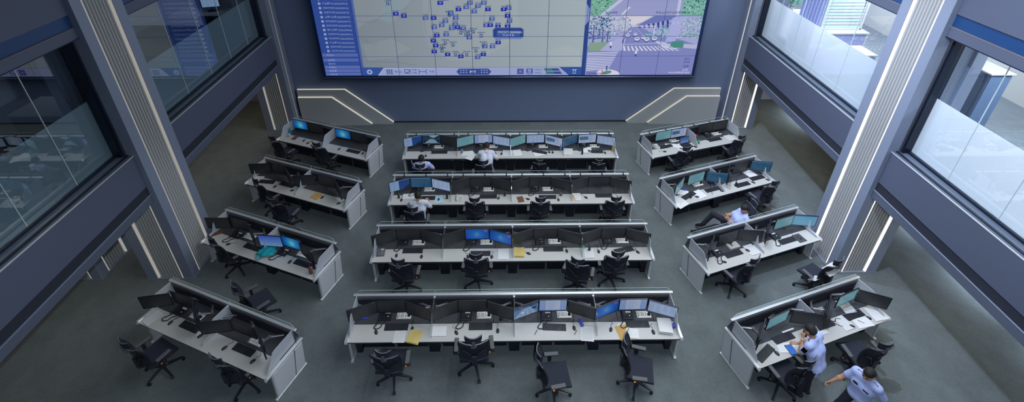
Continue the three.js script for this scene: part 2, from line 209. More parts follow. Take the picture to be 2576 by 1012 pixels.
const wallTex = canvasTex(SW, SH, (g) => {
  const X = (c) => c * TW, Y = (r) => SH - r * TH;                 // tile column and row, row 0 at the bottom
  const R = (x0, y0, x1, y1, c) => { g.fillStyle = c; g.fillRect(X(x0), Y(y1), X(x1) - X(x0), Y(y0) - Y(y1)); };
  const poly = (p, c) => { g.fillStyle = c; g.beginPath(); p.forEach(([a, b], i) => i ? g.lineTo(X(a), Y(b)) : g.moveTo(X(a), Y(b))); g.closePath(); g.fill(); };
  const line = (p, c, w) => { g.strokeStyle = c; g.lineWidth = w; g.beginPath(); p.forEach(([a, b], i) => i ? g.lineTo(X(a), Y(b)) : g.moveTo(X(a), Y(b))); g.stroke(); };
  R(0, 0, 10, 6, '#34529c');
  // map
  const dimGrad = g.createLinearGradient(X(1), 0, X(7), 0); dimGrad.addColorStop(0, '#7c8791'); dimGrad.addColorStop(0.45, '#939ea8'); dimGrad.addColorStop(1, '#a5b3ba'); R(1.06, 0.44, 7, 6, dimGrad);  // dimming put into the map colour, paler towards the street pictures
  const land = 'rgba(200,200,190,0.10)';
  poly([[1.06, 6], [3, 6], [2.7, 4.2], [2.3, 3.3], [2.0, 2.7], [1.5, 2.9], [1.06, 2.4]], land); poly([[2.9, 6], [4.9, 6], [5.3, 4.6], [5.2, 3.5], [5.25, 2.3], [4.9, 1.6], [4.2, 0.85], [3.4, 0.8], [2.9, 1.4], [2.75, 2.2], [2.8, 3.6]], land);
  poly([[1.1, 1.6], [1.9, 1.9], [2.4, 1.4], [1.9, 0.95], [1.2, 0.8]], land); poly([[6.1, 0.5], [6.05, 1.3], [6.5, 1.6], [6.85, 1.3], [6.95, 0.5]], 'rgba(205,205,195,0.14)');
  poly([[2.3, 6], [2.8, 6], [2.5, 3.9], [1.9, 2.6], [1.7, 2.9]], 'rgba(120,160,180,0.25)');
  for (const p of [[[1.06, 2.75], [1.5, 2.7], [1.8, 3.1], [2.1, 3.15], [2.4, 3.4]], [[3.05, 6], [3, 5], [2.95, 3.3], [2.8, 2.7], [2.82, 2.1]], [[4.3, 6], [4.5, 4.6], [4.35, 3.0], [4.3, 2.4]], [[1.1, 0.75], [1.9, 0.72], [2.5, 0.55]], [[1.1, 1.95], [1.3, 1.7], [1.5, 1.6]], [[3.2, 5.6], [3.6, 4.7], [4.2, 4.1], [4.6, 3.9]]]) line(p, 'rgba(90,95,130,0.7)', 1.5);
  seed = 99;
  const rose = (x, y) => { const px = X(x), py = Y(y), k = rnd(); g.fillStyle = k < 0.55 ? '#1b2aa0' : '#4a62a8'; g.fillRect(px - 13, py - 10, 26, 19); g.fillStyle = 'rgba(215,222,230,0.8)'; g.fillRect(px - 5, py - 6, 9, 9); g.fillStyle = '#1b2aa0'; g.fillRect(px - 2, py - 4, 4, 5); g.fillRect(px - 16, py - 9, 3, 21); g.strokeStyle = '#33406e'; g.lineWidth = 1.2; for (let i = 0; i < 3; i++) han(g, px - 15 + i * 10, py - 20, 8, Math.floor(rnd() * 9)); };
  const ring = (x, y) => { const px = X(x), py = Y(y); g.strokeStyle = '#1d3a78'; g.lineWidth = 3.2; g.beginPath(); g.arc(px, py, 7, 0, 7); g.stroke(); g.lineWidth = 1.3; g.beginPath(); g.moveTo(px - 12, py + 12); g.lineTo(px + 12, py + 9); g.stroke(); for (let i = 0; i < 4; i++) han(g, px - 18 + i * 10, py - 20, 8, Math.floor(rnd() * 9)); };
  for (const [a, b] of [[2.1, 3.1], [2.3, 3.0], [2.85, 2.9], [3.05, 2.9], [3.05, 2.45], [3.25, 2.55], [3.35, 2.75], [3.5, 3.1], [3.62, 2.9], [3.7, 3.3], [3.9, 3.4], [4.0, 3.6], [4.1, 3.2], [4.35, 3.6], [4.2, 3.45], [4.45, 3.3], [4.55, 2.85], [4.4, 2.55], [4.5, 2.55], [4.7, 2.5], [4.85, 3.3], [4.98, 3.35], [4.95, 3.0], [5, 2.75], [4.95, 2.5], [3.5, 2.4], [3.35, 2.1], [3.1, 2.05], [3.0, 1.8], [3.05, 1.55], [3.0, 1.25], [3.35, 1.1], [3.95, 1.95], [3.8, 2.4], [3.65, 2.45], [3.6, 2.6], [4.35, 1.5], [4.55, 1.5], [4.7, 1.7], [4.3, 1.1], [4.15, 0.95], [3.7, 1.0], [3.25, 3.6], [3.4, 3.8], [4.05, 3.9], [3.85, 4.1], [4.2, 4.2], [3.7, 4.5], [4.5, 4.4], [4.8, 4.2], [3.3, 4.6], [4.0, 5.0], [4.4, 5.2], [3.5, 5.3]]) rose(a, b);
  for (const [a, b] of [[1.92, 3.6], [3.45, 3.05], [3.72, 2.2], [3.92, 2.15], [3.85, 2.1], [4.05, 2.25], [4.25, 2.05], [4.3, 1.6], [4.1, 1.3], [3.85, 1.1], [3.55, 1.1], [3.2, 1.45], [3.2, 1.3], [3.5, 1.6], [3.3, 1.7]]) ring(a, b);
  // pop-up box
  poly([[4.55, 2.35], [4.62, 2.45], [5.3, 2.45], [5.37, 2.35], [5.37, 2.0], [5.3, 1.88], [4.62, 1.88], [4.55, 2.0]], '#6d86bd'); poly([[4.57, 2.33], [4.63, 2.42], [5.29, 2.42], [5.35, 2.33], [5.35, 1.97], [4.57, 1.97]], '#2c4385'); R(4.66, 2.02, 5.27, 2.3, '#455d9e');
  g.strokeStyle = g.fillStyle = '#c4cde2'; g.lineWidth = 1.6; for (let i = 0; i < 4; i++) han(g, X(4.7) + i * 15, Y(2.27), 12, [1, 6, 7, 2][i]); g.font = 'bold 13px sans-serif'; g.fillText('(59229402)', X(5.0), Y(2.17)); for (let i = 0; i < 4; i++) han(g, X(4.82) + i * 16, Y(2.11), 11, [2, 0, 8, 3][i]);
  // list
  R(0, 0, 1.0, 6, '#2f4a94'); R(0.985, 0, 1.0, 6, '#16255c'); R(1.0, 0.44, 1.06, 6, '#4c64a9');
  const nums = ['59229912', '59229913', '59229915', '59229916', '59229917', '59229918', '59229920', '59229921', '59229922', '59229923', '59229924', '59229925', '59229930'];
  g.font = '13.5px sans-serif';
  for (let r = 0; r < 24; r++) { const y = Y(3.62 + 2.2 - r * 0.2077); if (y > Y(1.22)) break; const k = r - 10.6, idx = Math.round(k); g.fillStyle = '#a7b4d4'; g.beginPath(); g.arc(X(0.2), y - 5, 7, 0, 7); g.fill(); g.fillStyle = '#2f4a94'; g.fillRect(X(0.2) - 2, y - 7, 5, 4); g.strokeStyle = '#9fadd0'; g.lineWidth = 1.3; for (let i = 0; i < 5; i++) han(g, X(0.28) + i * 12, y - 11, 10, (i * 3 + r) % 9); g.fillStyle = '#a9b6d6'; g.fillText(`(${nums[Math.max(0, Math.min(12, idx >= 0 ? idx : (r * 5) % 13))]})`, X(0.58), y); }
  for (const [a, b, c] of [[1.0, 1.17, '#5468ac'], [0.75, 0.92, '#5468ac'], [0.58, 0.72, '#33509c'], [0.38, 0.54, '#5b6db0'], [0.19, 0.35, '#5b6db0'], [0.02, 0.16, '#5b6db0']]) { R(0.02, a, 0.96, b, c); g.strokeStyle = '#aab5d8'; g.lineWidth = 1.3; for (let i = 0; i < 3; i++) han(g, X(0.14) + i * 13, Y(b) + 5, 10, i + Math.round(a * 30)); }
  // toolbar
  R(1.0, 0, 7.0, 0.44, '#35539c'); poly([[1.42, 0], [1.6, 0.41], [6.35, 0.41], [6.6, 0]], '#99a4cf'); line([[1.42, 0], [1.6, 0.41], [6.35, 0.41], [6.6, 0]], '#b9c0dd', 3);
  g.strokeStyle = '#a9b6dc'; g.lineWidth = 7; g.setLineDash([4, 3]); g.beginPath(); g.arc(X(1.2), Y(0.2), 13, 0, 7); g.stroke(); g.setLineDash([]); g.lineWidth = 5; g.beginPath(); g.arc(X(1.2), Y(0.2), 9, 0, 7); g.stroke();
  g.fillStyle = '#35487f'; for (let i = 0; i < 12; i++) g.fillRect(X(1.66) + (i % 3) * 12, Y(0.33) + Math.floor(i / 3) * 8, 9, 5);
  g.strokeStyle = '#35487f'; g.lineWidth = 3; g.strokeRect(X(2.15), Y(0.32), 30, 22); g.beginPath(); g.moveTo(X(2.18), Y(0.2)); g.lineTo(X(2.22), Y(0.14)); g.lineTo(X(2.3), Y(0.3)); g.stroke(); g.beginPath(); g.moveTo(X(2.55), Y(0.21)); g.lineTo(X(2.72), Y(0.21)); g.moveTo(X(2.52), Y(0.33)); g.lineTo(X(2.56), Y(0.21)); g.lineTo(X(2.52), Y(0.1)); g.moveTo(X(2.75), Y(0.33)); g.lineTo(X(2.71), Y(0.21)); g.lineTo(X(2.75), Y(0.1)); g.stroke();
  g.lineWidth = 1.4; for (const [a, b, n] of [[1.88, 0.26, 3], [2.35, 0.36, 2], [2.35, 0.2, 2], [2.82, 0.26, 2]]) for (let i = 0; i < n; i++) han(g, X(a) + i * 14, Y(b), 12, i + n);
  poly([[3.55, 0.2], [3.63, 0.37], [4.42, 0.37], [4.5, 0.2], [4.42, 0.03], [3.63, 0.03]], '#3d5096'); g.fillStyle = '#d0d6ea'; g.font = 'bold 21px sans-serif'; g.fillText('PTT', X(3.91), Y(0.13)); for (let i = 0; i < 6; i++) for (const q of [3.66, 4.22]) g.fillRect(X(q) + (i % 3) * 15, Y(0.3) + Math.floor(i / 3) * 14, 6, 4);
  R(5.2, 0.06, 5.38, 0.36, '#4c5da6'); R(5.45, 0.06, 5.63, 0.36, '#4c5da6'); g.fillStyle = '#c06a9c'; g.beginPath(); g.moveTo(X(5.29), Y(0.29)); g.lineTo(X(5.25), Y(0.16)); g.lineTo(X(5.33), Y(0.16)); g.fill(); g.strokeStyle = '#c5cbe6'; g.lineWidth = 2.5; g.beginPath(); g.arc(X(5.54), Y(0.25), 8, 0, 7); g.moveTo(X(5.515), Y(0.29)); g.lineTo(X(5.565), Y(0.21)); g.stroke(); g.fillStyle = '#d5daee'; g.font = '9px sans-serif'; g.fillText('All Mute', X(5.455), Y(0.08));
  g.strokeStyle = '#4a5a94'; g.lineWidth = 1.3; for (const b of [0.34, 0.17]) for (let i = 0; i < 4; i++) han(g, X(5.68) + i * 10, Y(b), 8, i + 2);
  for (const [b, q] of [[0.24, 0], [0.07, 0.06]]) { poly([[5.92 + q, b + 0.13], [6.32 + q, b + 0.13], [6.37 + q, b], [5.97 + q, b]], '#3a4c90'); for (let i = 0; i < 6; i++) poly([[5.93 + q + i * 0.035, b + 0.13], [5.95 + q + i * 0.035, b + 0.13], [6.0 + q + i * 0.035, b], [5.98 + q + i * 0.035, b]], '#3f8f72'); }
  g.strokeStyle = '#b9c2e0'; g.lineWidth = 3; g.strokeRect(X(6.73), Y(0.27), 14, 20); g.beginPath(); g.moveTo(X(6.7), Y(0.3)); g.lineTo(X(6.83), Y(0.3)); g.stroke();
  R(6.95, 0, 7.06, 6, '#2c478c'); poly([[6.94, 3.6], [7.04, 3.35], [7.04, 2.75], [6.94, 2.5]], '#8b9ac8');
  // upper road camera
  const st = g.createLinearGradient(0, Y(6), 0, Y(3)); st.addColorStop(0, '#8e93c6'); st.addColorStop(1, '#9aa0cc'); R(7.06, 3, 10, 6, st);
  poly([[7.06, 3.1], [7.06, 6], [7.5, 6], [8.0, 4.4], [7.5, 3.3], [7.3, 3.0]], '#7cae9c'); poly([[9.4, 3], [9.5, 6], [10, 6], [10, 3]], '#7fb3a8'); for (let i = 0; i < 260; i++) { const L = rnd() < 0.5, a = L ? RB(7.06, 7.55) : RB(9.42, 10), b = RB(3.05, 4.5); g.fillStyle = ['#2f7f68', '#4a9c80', '#a6d2c4', '#1d5a60'][i % 4]; g.fillRect(X(a), Y(b), RB(3, 10), RB(3, 8)); }
  poly([[7.3, 3.0], [7.42, 3.0], [8.1, 4.1], [8.05, 4.2]], '#c0c4e0'); poly([[9.28, 3.02], [9.36, 3.02], [9.36, 4.6], [9.28, 4.6]], '#bfc4e2'); poly([[7.85, 3.05], [7.92, 3.05], [8.1, 3.42], [8.03, 3.42]], '#c8cce6'); poly([[8.6, 3.85], [9.0, 3.8], [9.05, 4.2], [8.6, 4.2]], '#4d7f86'); poly([[8.05, 4.3], [8.1, 4.3], [8.5, 5.6], [8.45, 5.6]], '#c8cce6');
  g.strokeStyle = '#3b4680'; g.lineWidth = 1.5; for (let i = 0; i < 5; i++) han(g, X(7.45) + i * 13, Y(3.2), 11, i + 3); for (let i = 0; i < 12; i++) han(g, X(8.75) + i * 15, Y(3.2), 12, i * 2 + 1);
  // lower street camera
  R(7.06, 0, 10, 3, '#a4a8d6'); R(7.06, 2.3, 8.3, 3, '#b8c0d6'); poly([[7.06, 0], [10, 0], [10, 1.55], [9.5, 1.85], [8.95, 2.0], [8.35, 2.5], [8.1, 2.4], [7.9, 1.9], [7.06, 1.5]], '#8087c2');
  poly([[8.2, 2.55], [8.9, 3], [7.9, 3], [8.15, 2.6]], '#d6d2de'); poly([[8.28, 2.52], [9.1, 2.95], [9.15, 3], [8.7, 3]], '#9aa2d2'); poly([[8.3, 2.5], [9.3, 2.86], [9.3, 3], [8.75, 3]], '#6c78b8'); for (let i = 0; i < 7; i++) poly([[8.34 + i * 0.12, 2.5 + i * 0.045], [8.4 + i * 0.12, 2.52 + i * 0.045], [8.42 + i * 0.12, 2.42], [8.38 + i * 0.12, 2.42]], '#31408e');
  for (let i = 0; i < 900; i++) { const k = i % 3, a = k === 0 ? RB(7.06, 7.62) : k === 1 ? RB(9.2, 10) : RB(8.55, 9.3), b = k === 0 ? RB(1.9, 2.98) : k === 1 ? RB(1.95, 2.98) : RB(1.95, 2.75), f = k === 2 && b > 2.2 + (a - 8.55) * 0.8; if (f) continue; g.fillStyle = ['#2a6c70', '#57a08c', '#9fd0c6', '#23408a', '#c3dbe0', '#3f7fa0'][i % 6]; g.fillRect(X(a), Y(b), RB(2, 8), RB(2, 7)); }
  for (const [a, h] of [[7.17, 0.95], [7.42, 0.8], [7.55, 0.7]]) poly([[a, 1.55], [a + 0.05, 1.55], [a + 0.035, 1.55 + h], [a + 0.015, 1.55 + h]], '#5a6296');
  for (let i = 0; i < 160; i++) { g.fillStyle = ['#9da6c6', '#c9cfe2', '#7f8bb6'][i % 3]; g.fillRect(X(RB(7.6, 8.15)), Y(RB(2.1, 2.95)), RB(3, 9), RB(3, 9)); }
  poly([[7.1, 1.25], [7.1, 1.7], [7.62, 1.72], [7.4, 1.27]], '#86a38e'); poly([[7.4, 1.27], [7.62, 1.72], [8.0, 2.0], [8.02, 1.3], [7.9, 1.25]], '#a9aedb');
  poly([[9.12, 1.72], [9.22, 2.9], [9.62, 2.98], [9.45, 2.6], [9.38, 1.75]], '#aab0e0'); poly([[9.14, 1.7], [9.2, 1.62], [9.55, 1.6], [9.66, 1.45], [9.4, 1.35], [9.1, 1.42], [8.8, 1.8]], '#bcc2df'); poly([[9.25, 1.42], [9.3, 1.75], [9.62, 1.75], [9.66, 1.42]], '#4b8b84');
  line([[8.2, 2.5], [8.78, 2.5]], '#d2d6ec', 4); line([[8.78, 2.55], [8.78, 1.98]], '#ccd0ea', 5); line([[8.0, 1.35], [8.05, 1.9]], '#c9cdea', 3); for (const [p, q] of [[[8.2, 2.4], [7.98, 1.62]], [[8.25, 2.4], [8.35, 1.66]], [[8.3, 2.42], [8.7, 1.68]]]) line([p, q], '#b6bce2', 2);
  for (let i = 0; i < 13; i++) poly([[8.02 + i * 0.1, 1.52], [8.06 + i * 0.1, 1.52], [8.1 + i * 0.12, 1.27], [8.04 + i * 0.12, 1.27]], '#d3d5ea');
  for (let i = 0; i < 11; i++) poly([[7.08, 1.18 - i * 0.09], [7.9 - i * 0.02, 1.22 - i * 0.085], [7.9 - i * 0.02, 1.18 - i * 0.085], [7.08, 1.13 - i * 0.09]], '#cdd0e8');
  line([[8.0, 1.6], [9.0, 1.66]], '#c9cde8', 3); line([[9.68, 2.12], [10, 2.05]], '#6fa79c', 7); for (let i = 0; i < 5; i++) line([[9.62, 1.6 - i * 0.04], [10, 1.56 - i * 0.045]], '#cfd2ea', 3);
  for (const [a, b, s] of [[8.1, 2.05, 1], [8.15, 2.25, 0.6], [8.36, 1.88, 1.2], [8.3, 2.1, 0.9], [8.52, 1.95, 1], [8.62, 1.86, 1.2], [8.82, 1.9, 1.2], [8.05, 2.3, 0.5]]) { const w = 24 * s, px = X(a), py = Y(b); g.fillStyle = '#5c659c'; g.beginPath(); g.ellipse(px, py + 4 * s, w * 0.55, 12 * s, 0, 0, 7); g.fill(); g.fillStyle = '#d6d9ec'; g.beginPath(); g.ellipse(px, py, w * 0.5, 9 * s, 0, 0, 7); g.fill(); g.fillStyle = '#5a6598'; g.fillRect(px - w * 0.3, py - 4 * s, w * 0.6, 4 * s); }
  for (const [a, b] of [[8.38, 1.12], [7.68, 1.55]]) { g.fillStyle = '#4a5290'; g.fillRect(X(a) - 4, Y(b), 9, 16); g.fillStyle = '#d5d8ea'; g.fillRect(X(a) - 6, Y(b) - 14, 12, 15); g.beginPath(); g.arc(X(a), Y(b) - 17, 5, 0, 7); g.fill(); }
  g.fillStyle = '#d4d6ea'; g.beginPath(); g.ellipse(X(7.7), Y(0.08), 66, 26, 0.1, 0, 7); g.fill(); g.fillStyle = '#5d8f8c'; g.beginPath(); g.ellipse(X(7.66), Y(0.14), 26, 11, -0.2, 0, 7); g.fill(); R(7.5, 0.0, 7.56, 0.3, '#c69a86'); R(7.62, 0.25, 7.66, 0.5, '#4b5590'); R(7.98, 1.65, 8.0, 1.85, '#333c72');
  g.fillStyle = '#c5cbe6'; g.font = '20px sans-serif'; g.fillText('20 1 7   08  26', X(7.2), Y(2.62)); g.fillText('1 8 0 M', X(7.2), Y(2.38)); g.fillText('2 6 1 7', X(7.2), Y(2.14)); g.fillText('2 : 0', X(9.22), Y(2.6));
  g.strokeStyle = '#d5d9ee'; g.lineWidth = 1.6; for (const [b, n, a, c] of [[0.9, 2, 9.72, '#3c478a'], [0.74, 2, 9.72, '#3c478a'], [0.52, 2, 9.72, '#3c478a'], [0.34, 2, 9.72, '#d5d9ee']]) { g.strokeStyle = c; for (let i = 0; i < n; i++) han(g, X(a) + i * 17, Y(b), 14, i + n + Math.round(b * 9)); }
  g.strokeStyle = '#d5d9ee'; for (let i = 0; i < 10; i++) han(g, X(9.35) + i * 12, Y(0.17), 10, i * 4 + 1); g.strokeStyle = '#3c478a'; for (let i = 0; i < 9; i++) han(g, X(7.1) + i * 12, Y(0.14), 10, i * 5 + 2);
});
M.wallScreen = new THREE.MeshStandardMaterial({ color: 0x020204, roughness: 0.35, emissive: 0xffffff, emissiveMap: wallTex, emissiveIntensity: 1.0 });
{
  const TX = -6.577, TZ = -15.84, TYB = 2.138, w = 1.316, h = 0.7402, t = thing('video_wall', 'huge video wall of tiled panels showing a city map and street cameras', 'video wall', [0, 0, 0]);
  mesh('housing', span(TX - 0.11, TX + 10 * w + 0.11, TYB - 0.14, TYB + 6 * h + 0.14, BACK, TZ - 0.02), std(0.012, 0.03, 0.11, 0.35), t);
  mesh('lower_trim', rb(10 * w + 0.2, 0.05, 0.05, TX + 5 * w, TYB - 0.075, TZ + 0.0, 0.015), std(0.25, 0.29, 0.42, 0.2, 0.8), t);
  for (let c = 0; c < 10; c++) for (let r = 0; r < 6; r++) {
    const g = bx(w - 0.014, h - 0.014, 0.03, TX + (c + 0.5) * w, TYB + (r + 0.5) * h, TZ - 0.012), uv = g.attributes.uv, n = g.attributes.normal;
    for (let i = 0; i < uv.count; i++) n.getZ(i) > 0.5 ? uv.setXY(i, (c + 0.005 + uv.getX(i) * 0.99) / 10, (r + 0.005 + uv.getY(i) * 0.99) / 6) : uv.setXY(i, 0.004, 0.004);
    mesh('screen_panel', g, M.wallScreen, t);
  }
  areaLight('video_wall_light', new THREE.Color(0.62, 0.72, 1.0), 0.25, 13, 4.2, [0, TYB + 3 * h, TZ + 0.03], [0, 3, 0]);
}
// ---------- consoles ----------
// frame of a console: local x runs along it from the map end to the street end, local +z towards its users
const FR = {};
for (const [i, z] of [[1, -12.786], [2, -10.584], [3, -8.505], [4, -6.380]]) FR['C' + i] = { pos: [-3.4, 0, z], turn: 0, L: 6.8, bays: 4 };
for (const [k, x, z, a] of [['R1', 4.515, -12.751, -0.286], ['R2', 4.526, -10.394, -0.325], ['R3', 4.549, -8.038, -0.318], ['R4', 4.672, -5.715, -0.312]]) FR[k] = { pos: [x, 0, z], turn: -a, L: 3.443, bays: 2 };
for (const [k, x, z, a] of [['L1', -4.541, -12.703, -0.356], ['L2', -4.544, -10.339, -0.362], ['L3', -4.555, -7.961, -0.366], ['L4', -4.66, -5.609, -0.380]]) FR[k] = { pos: [x - 3.443 * Math.cos(a), 0, z + 3.443 * Math.sin(a)], turn: a, L: 3.443, bays: 2 };
const ORD = ['first', 'second', 'third', 'fourth'];
const place = (k) => k[0] === 'C' ? `${ORD[k[1] - 1]} row from wall` : `${ORD[k[1] - 1]} ${k[0] === 'L' ? 'map-side' : 'street-side'} console`;
const bayName = (k, b) => k[0] === 'C' ? `${ORD[b]} bay from map end` : (k[0] === 'L') === (b === 0) ? 'outer bay' : 'aisle bay';
function at(k, u, y, v) { const f = FR[k], c = Math.cos(f.turn), s = Math.sin(f.turn); return [f.pos[0] + u * c + v * s, y, f.pos[2] - u * s + v * c]; }
const WING = [[-0.74, 0.76], [-0.735, 1.10], [-0.27, 1.10], [-0.22, 1.08], [-0.18, 1.03], [-0.02, 0.79], [0.01, 0.76]];
const WING_LOW = [[-0.74, 0.76], [-0.735, 1.10], [-0.38, 1.10], [-0.33, 1.08], [-0.29, 1.02], [-0.22, 0.84], [-0.02, 0.785], [0.01, 0.76]];
function makeConsole(k) {
  const f = FR[k], L = f.L, n = f.bays, BW = L / n, side = k[0] !== 'C';
  const t = thing('console_desk', side ? `two-bay control desk with grey end panels, ${place(k)}` : `four-bay control desk with white top, ${place(k)}`, 'control desk', f.pos, f.turn, side ? 'angled side control desks' : 'long centre control desks');
  mesh('worktop', rb(L + 0.02, 0.012, 0.42, L / 2, 0.716, -0.12, 0.004), M.white, t);
  mesh('front_edge', sideOutline([[0.085, 0.715], [0.07, 0.655], [0.02, 0.65], [-0.05, 0.69], [-0.05, 0.712], [0.085, 0.712]], 0, L, 0.002), M.edge, t);
  for (let b = 0; b < n; b++) for (const [a, c] of [[0.012, 0.5], [0.506, 1.26], [1.266, BW - 0.012]]) mesh('deck_panel', rb(c - a, 0.02, 0.405, b * BW + (a + c) / 2, 0.711, -0.537, 0.004), M.deck, t);
  mesh('deck_joint', bx(L, 0.008, 0.012, L / 2, 0.718, -0.331), M.deckDark, t);
  mesh('back_panel', sideOutline([[-0.76, 0.0], [-0.72, 0.0], [-0.745, 0.70], [-0.745, 1.06], [-0.765, 1.08], [-0.85, 0.76]], 0.02, L - 0.02, 0.002), M.railDark, t);
  mesh('rail_fascia', rb(L - 0.04, 0.075, 0.02, L / 2, 1.035, -0.735, 0.004), M.edge, t);
  for (let i = 0; i < 4; i++) mesh('slat', rb(L - 0.04, 0.05, 0.016, L / 2, 0.95 - i * 0.062, -0.738, 0.005), M.deckDark, t);
  mesh('top_rail', rb(L + 0.06, 0.03, 0.062, L / 2, 1.092, -0.77, 0.012, 2), M.silver, t);
  if (k === 'C1' || k === 'C2' || k === 'R1') for (let i = 0; i < n * 3; i++) mesh('clip', rb(0.03, 0.05, 0.09, (i + 0.55 + 0.1 * ((i * 7) % 3)) * BW / 3, 1.095, -0.765, 0.006), M.black, t);
  // clear screen above the rail
  const js = side ? [0, L / 2, L] : [0, 1.7, 5.1, 6.8];
  for (let i = 0; i + 1 < js.length; i++) {
    const a = i ? js[i] + 0.004 : 0.03, b = i + 2 < js.length ? js[i + 1] - 0.004 : L - 0.03, ca = i ? 0 : 0.07, cb = i + 2 < js.length ? 0 : 0.07, top = 1.205;
    const P = [[a, 1.09], [b, 1.09], [b, top - cb], [b - cb, top], [a + ca, top], [a, top - ca]];
    const p = mesh('glass_pane', outline(P, 0.006, 0).translate(0, 0, -0.795), M.glass, t), e = [];
    for (let j = 1; j < P.length; j++) { const q = P[(j + 1) % P.length]; if (j === P.length - 1 || Math.hypot(P[j][0] - q[0], P[j][1] - q[1]) > 0.01) e.push(flatBar([P[j][0], P[j][1], -0.792], [q[0], q[1], -0.792], 0.008, 0.008)); }
    mesh('polished_edge', e, M.glassEdge, p);
  }
  // ends
  for (const e of [0, 1]) {
    const x = e ? L - 0.012 : -0.018, o = e ? 0.034 : -0.006, X = (a, b) => e ? [L + a, L + b] : [-b, -a];
    const body = sideOutline([[-0.75, 0.03], [0.0, 0.03], [-0.03, 0.715], [-0.83, 0.715]], ...X(-0.012, 0.018));
    const ep = mesh('end_panel', body, M.panel, t);
    mesh('front_insert', sideOutline([[-0.455, 0.05], [-0.02, 0.05], [-0.045, 0.685], [-0.585, 0.685]], ...X(0.018, 0.027)), M.panel, ep);
    mesh('rear_insert', sideOutline([[-0.735, 0.05], [-0.485, 0.05], [-0.615, 0.665], [-0.81, 0.665]], ...X(0.018, 0.024)), M.panel, ep);
    mesh('insert_edge', sideOutline([[-0.485, 0.05], [-0.475, 0.05], [-0.603, 0.675], [-0.615, 0.665]], ...X(0.018, 0.03)), M.edge, ep);
    mesh('front_edge_strip', sideOutline([[-0.005, 0.03], [0.012, 0.03], [-0.018, 0.715], [-0.035, 0.715]], ...X(-0.02, 0.024)), M.silver, ep);
    mesh('cap_rail', sideOutline([[-0.86, 0.735], [-0.85, 0.765], [0.09, 0.765], [0.12, 0.735], [0.125, 0.70], [0.10, 0.715], [-0.85, 0.715]], ...X(-0.015, 0.035), 0.006), M.silver, t);
    mesh('foot_bar', rb(0.06, 0.04, 0.85, e ? L + 0.004 : -0.004, 0.02, -0.36, 0.012, 2), M.silver, t);
    mesh('wing', sideOutline(side && k[1] !== '1' && (e === 1) === (k[0] === 'R') ? WING_LOW : WING, ...X(-0.05, -0.04), 0.002), M.acrylic, t);
    mesh('rear_wing', sideOutline([[-0.85, 0.765], [-0.77, 1.085], [-0.74, 1.085], [-0.745, 0.765]], ...X(-0.03, -0.022), 0.001), M.acrylic, t);
  }
  // bay dividers and what stands below them
  for (let b = 1; b < n; b++) {
    const d = mesh('divider', sideOutline((side && k[1] !== '1' ? WING_LOW : WING).map(([v, h]) => [v + 0.0, h - (h < 0.77 ? 0.035 : 0)]), b * BW - 0.006, b * BW + 0.006, 0.002), side ? M.acrylic : M.acrylicClear, t);
    mesh('divider_foot', rb(0.016, 0.012, 0.3, b * BW, 0.728, -0.16, 0.004), M.acrylic, d);
    mesh('divider_clamp', rb(0.05, 0.03, 0.04, b * BW, 1.06, -0.722, 0.008), M.silver, d);
  }
  for (let b = 0; b <= n; b++) {
    const xm = b * BW, a = b === 0 ? 0.04 : xm - 0.26, c = b === n ? L - 0.04 : xm + 0.26, p = b === 0 || b === n;
    const lo = p ? (b === 0 ? [0.04, 0.16] : [L - 0.16, L - 0.04]) : [xm - 0.11, xm + 0.11];
    const top = p ? (b === 0 ? [0.04, 0.28] : [L - 0.28, L - 0.04]) : [a, c];
    const ped = mesh('pedestal', outline([[lo[0], 0], [lo[1], 0], [lo[1], 0.22], [top[1], 0.64], [top[0], 0.64], [lo[0], 0.22]], 0.5, 0.004).translate(0, 0, -0.68), M.black, t);
    const E2 = []; if (b > 0) E2.push(flatBar([top[0], 0.64, -0.175], [lo[0], 0.22, -0.175], 0.008, 0.008)); if (b < n) E2.push(flatBar([top[1], 0.64, -0.175], [lo[1], 0.22, -0.175], 0.008, 0.008));
    mesh('pedestal_edge', E2, M.edge, ped);
    if (b < n) { mesh('cable_tray', [rb(0.75, 0.02, 0.1, xm + BW / 2, 0.60, -0.08, 0.005), rb(0.75, 0.05, 0.012, xm + BW / 2, 0.62, -0.03, 0.004)], M.railDark, t); mesh('computer_case', rb(0.2, 0.42, 0.38, xm + BW * 0.5 + (b % 2 ? 0.25 : -0.2), 0.23, -0.5, 0.012), M.black, t); }
  }
  for (let b = 0; b < n; b++) for (const [i, q] of [[0, 0.5], [1, 1.2]]) { const d = mesh('added_shade_board', rb(0.66, 0.6, 0.02, b * BW + BW * (0.29 + 0.42 * i), 0.32, -0.30, 0.005), M.black, t); mesh('shade_board_pull', rb(0.1, 0.014, 0.014, b * BW + BW * (0.43 + 0.14 * i), 0.56, -0.285, 0.004), M.edge, d); }  // added dark boards standing in for the shade under the desk
  for (let b = 0; b < n; b++) if (((b * 5 + k.charCodeAt(1)) % 3) < 2) mesh('socket_plate', [rb(0.1, 0.045, 0.012, b * BW + (b % 2 ? 0.17 : 1.53), 0.60, -0.02, 0.004), rb(0.06, 0.02, 0.014, b * BW + (b % 2 ? 0.17 : 1.53), 0.597, -0.018, 0.003)], M.keyGrey, t);
  return t;
}
for (const k of ['C1', 'C2', 'C3', 'C4', 'L1', 'L2', 'L3', 'L4', 'R1', 'R2', 'R3', 'R4']) makeConsole(k);
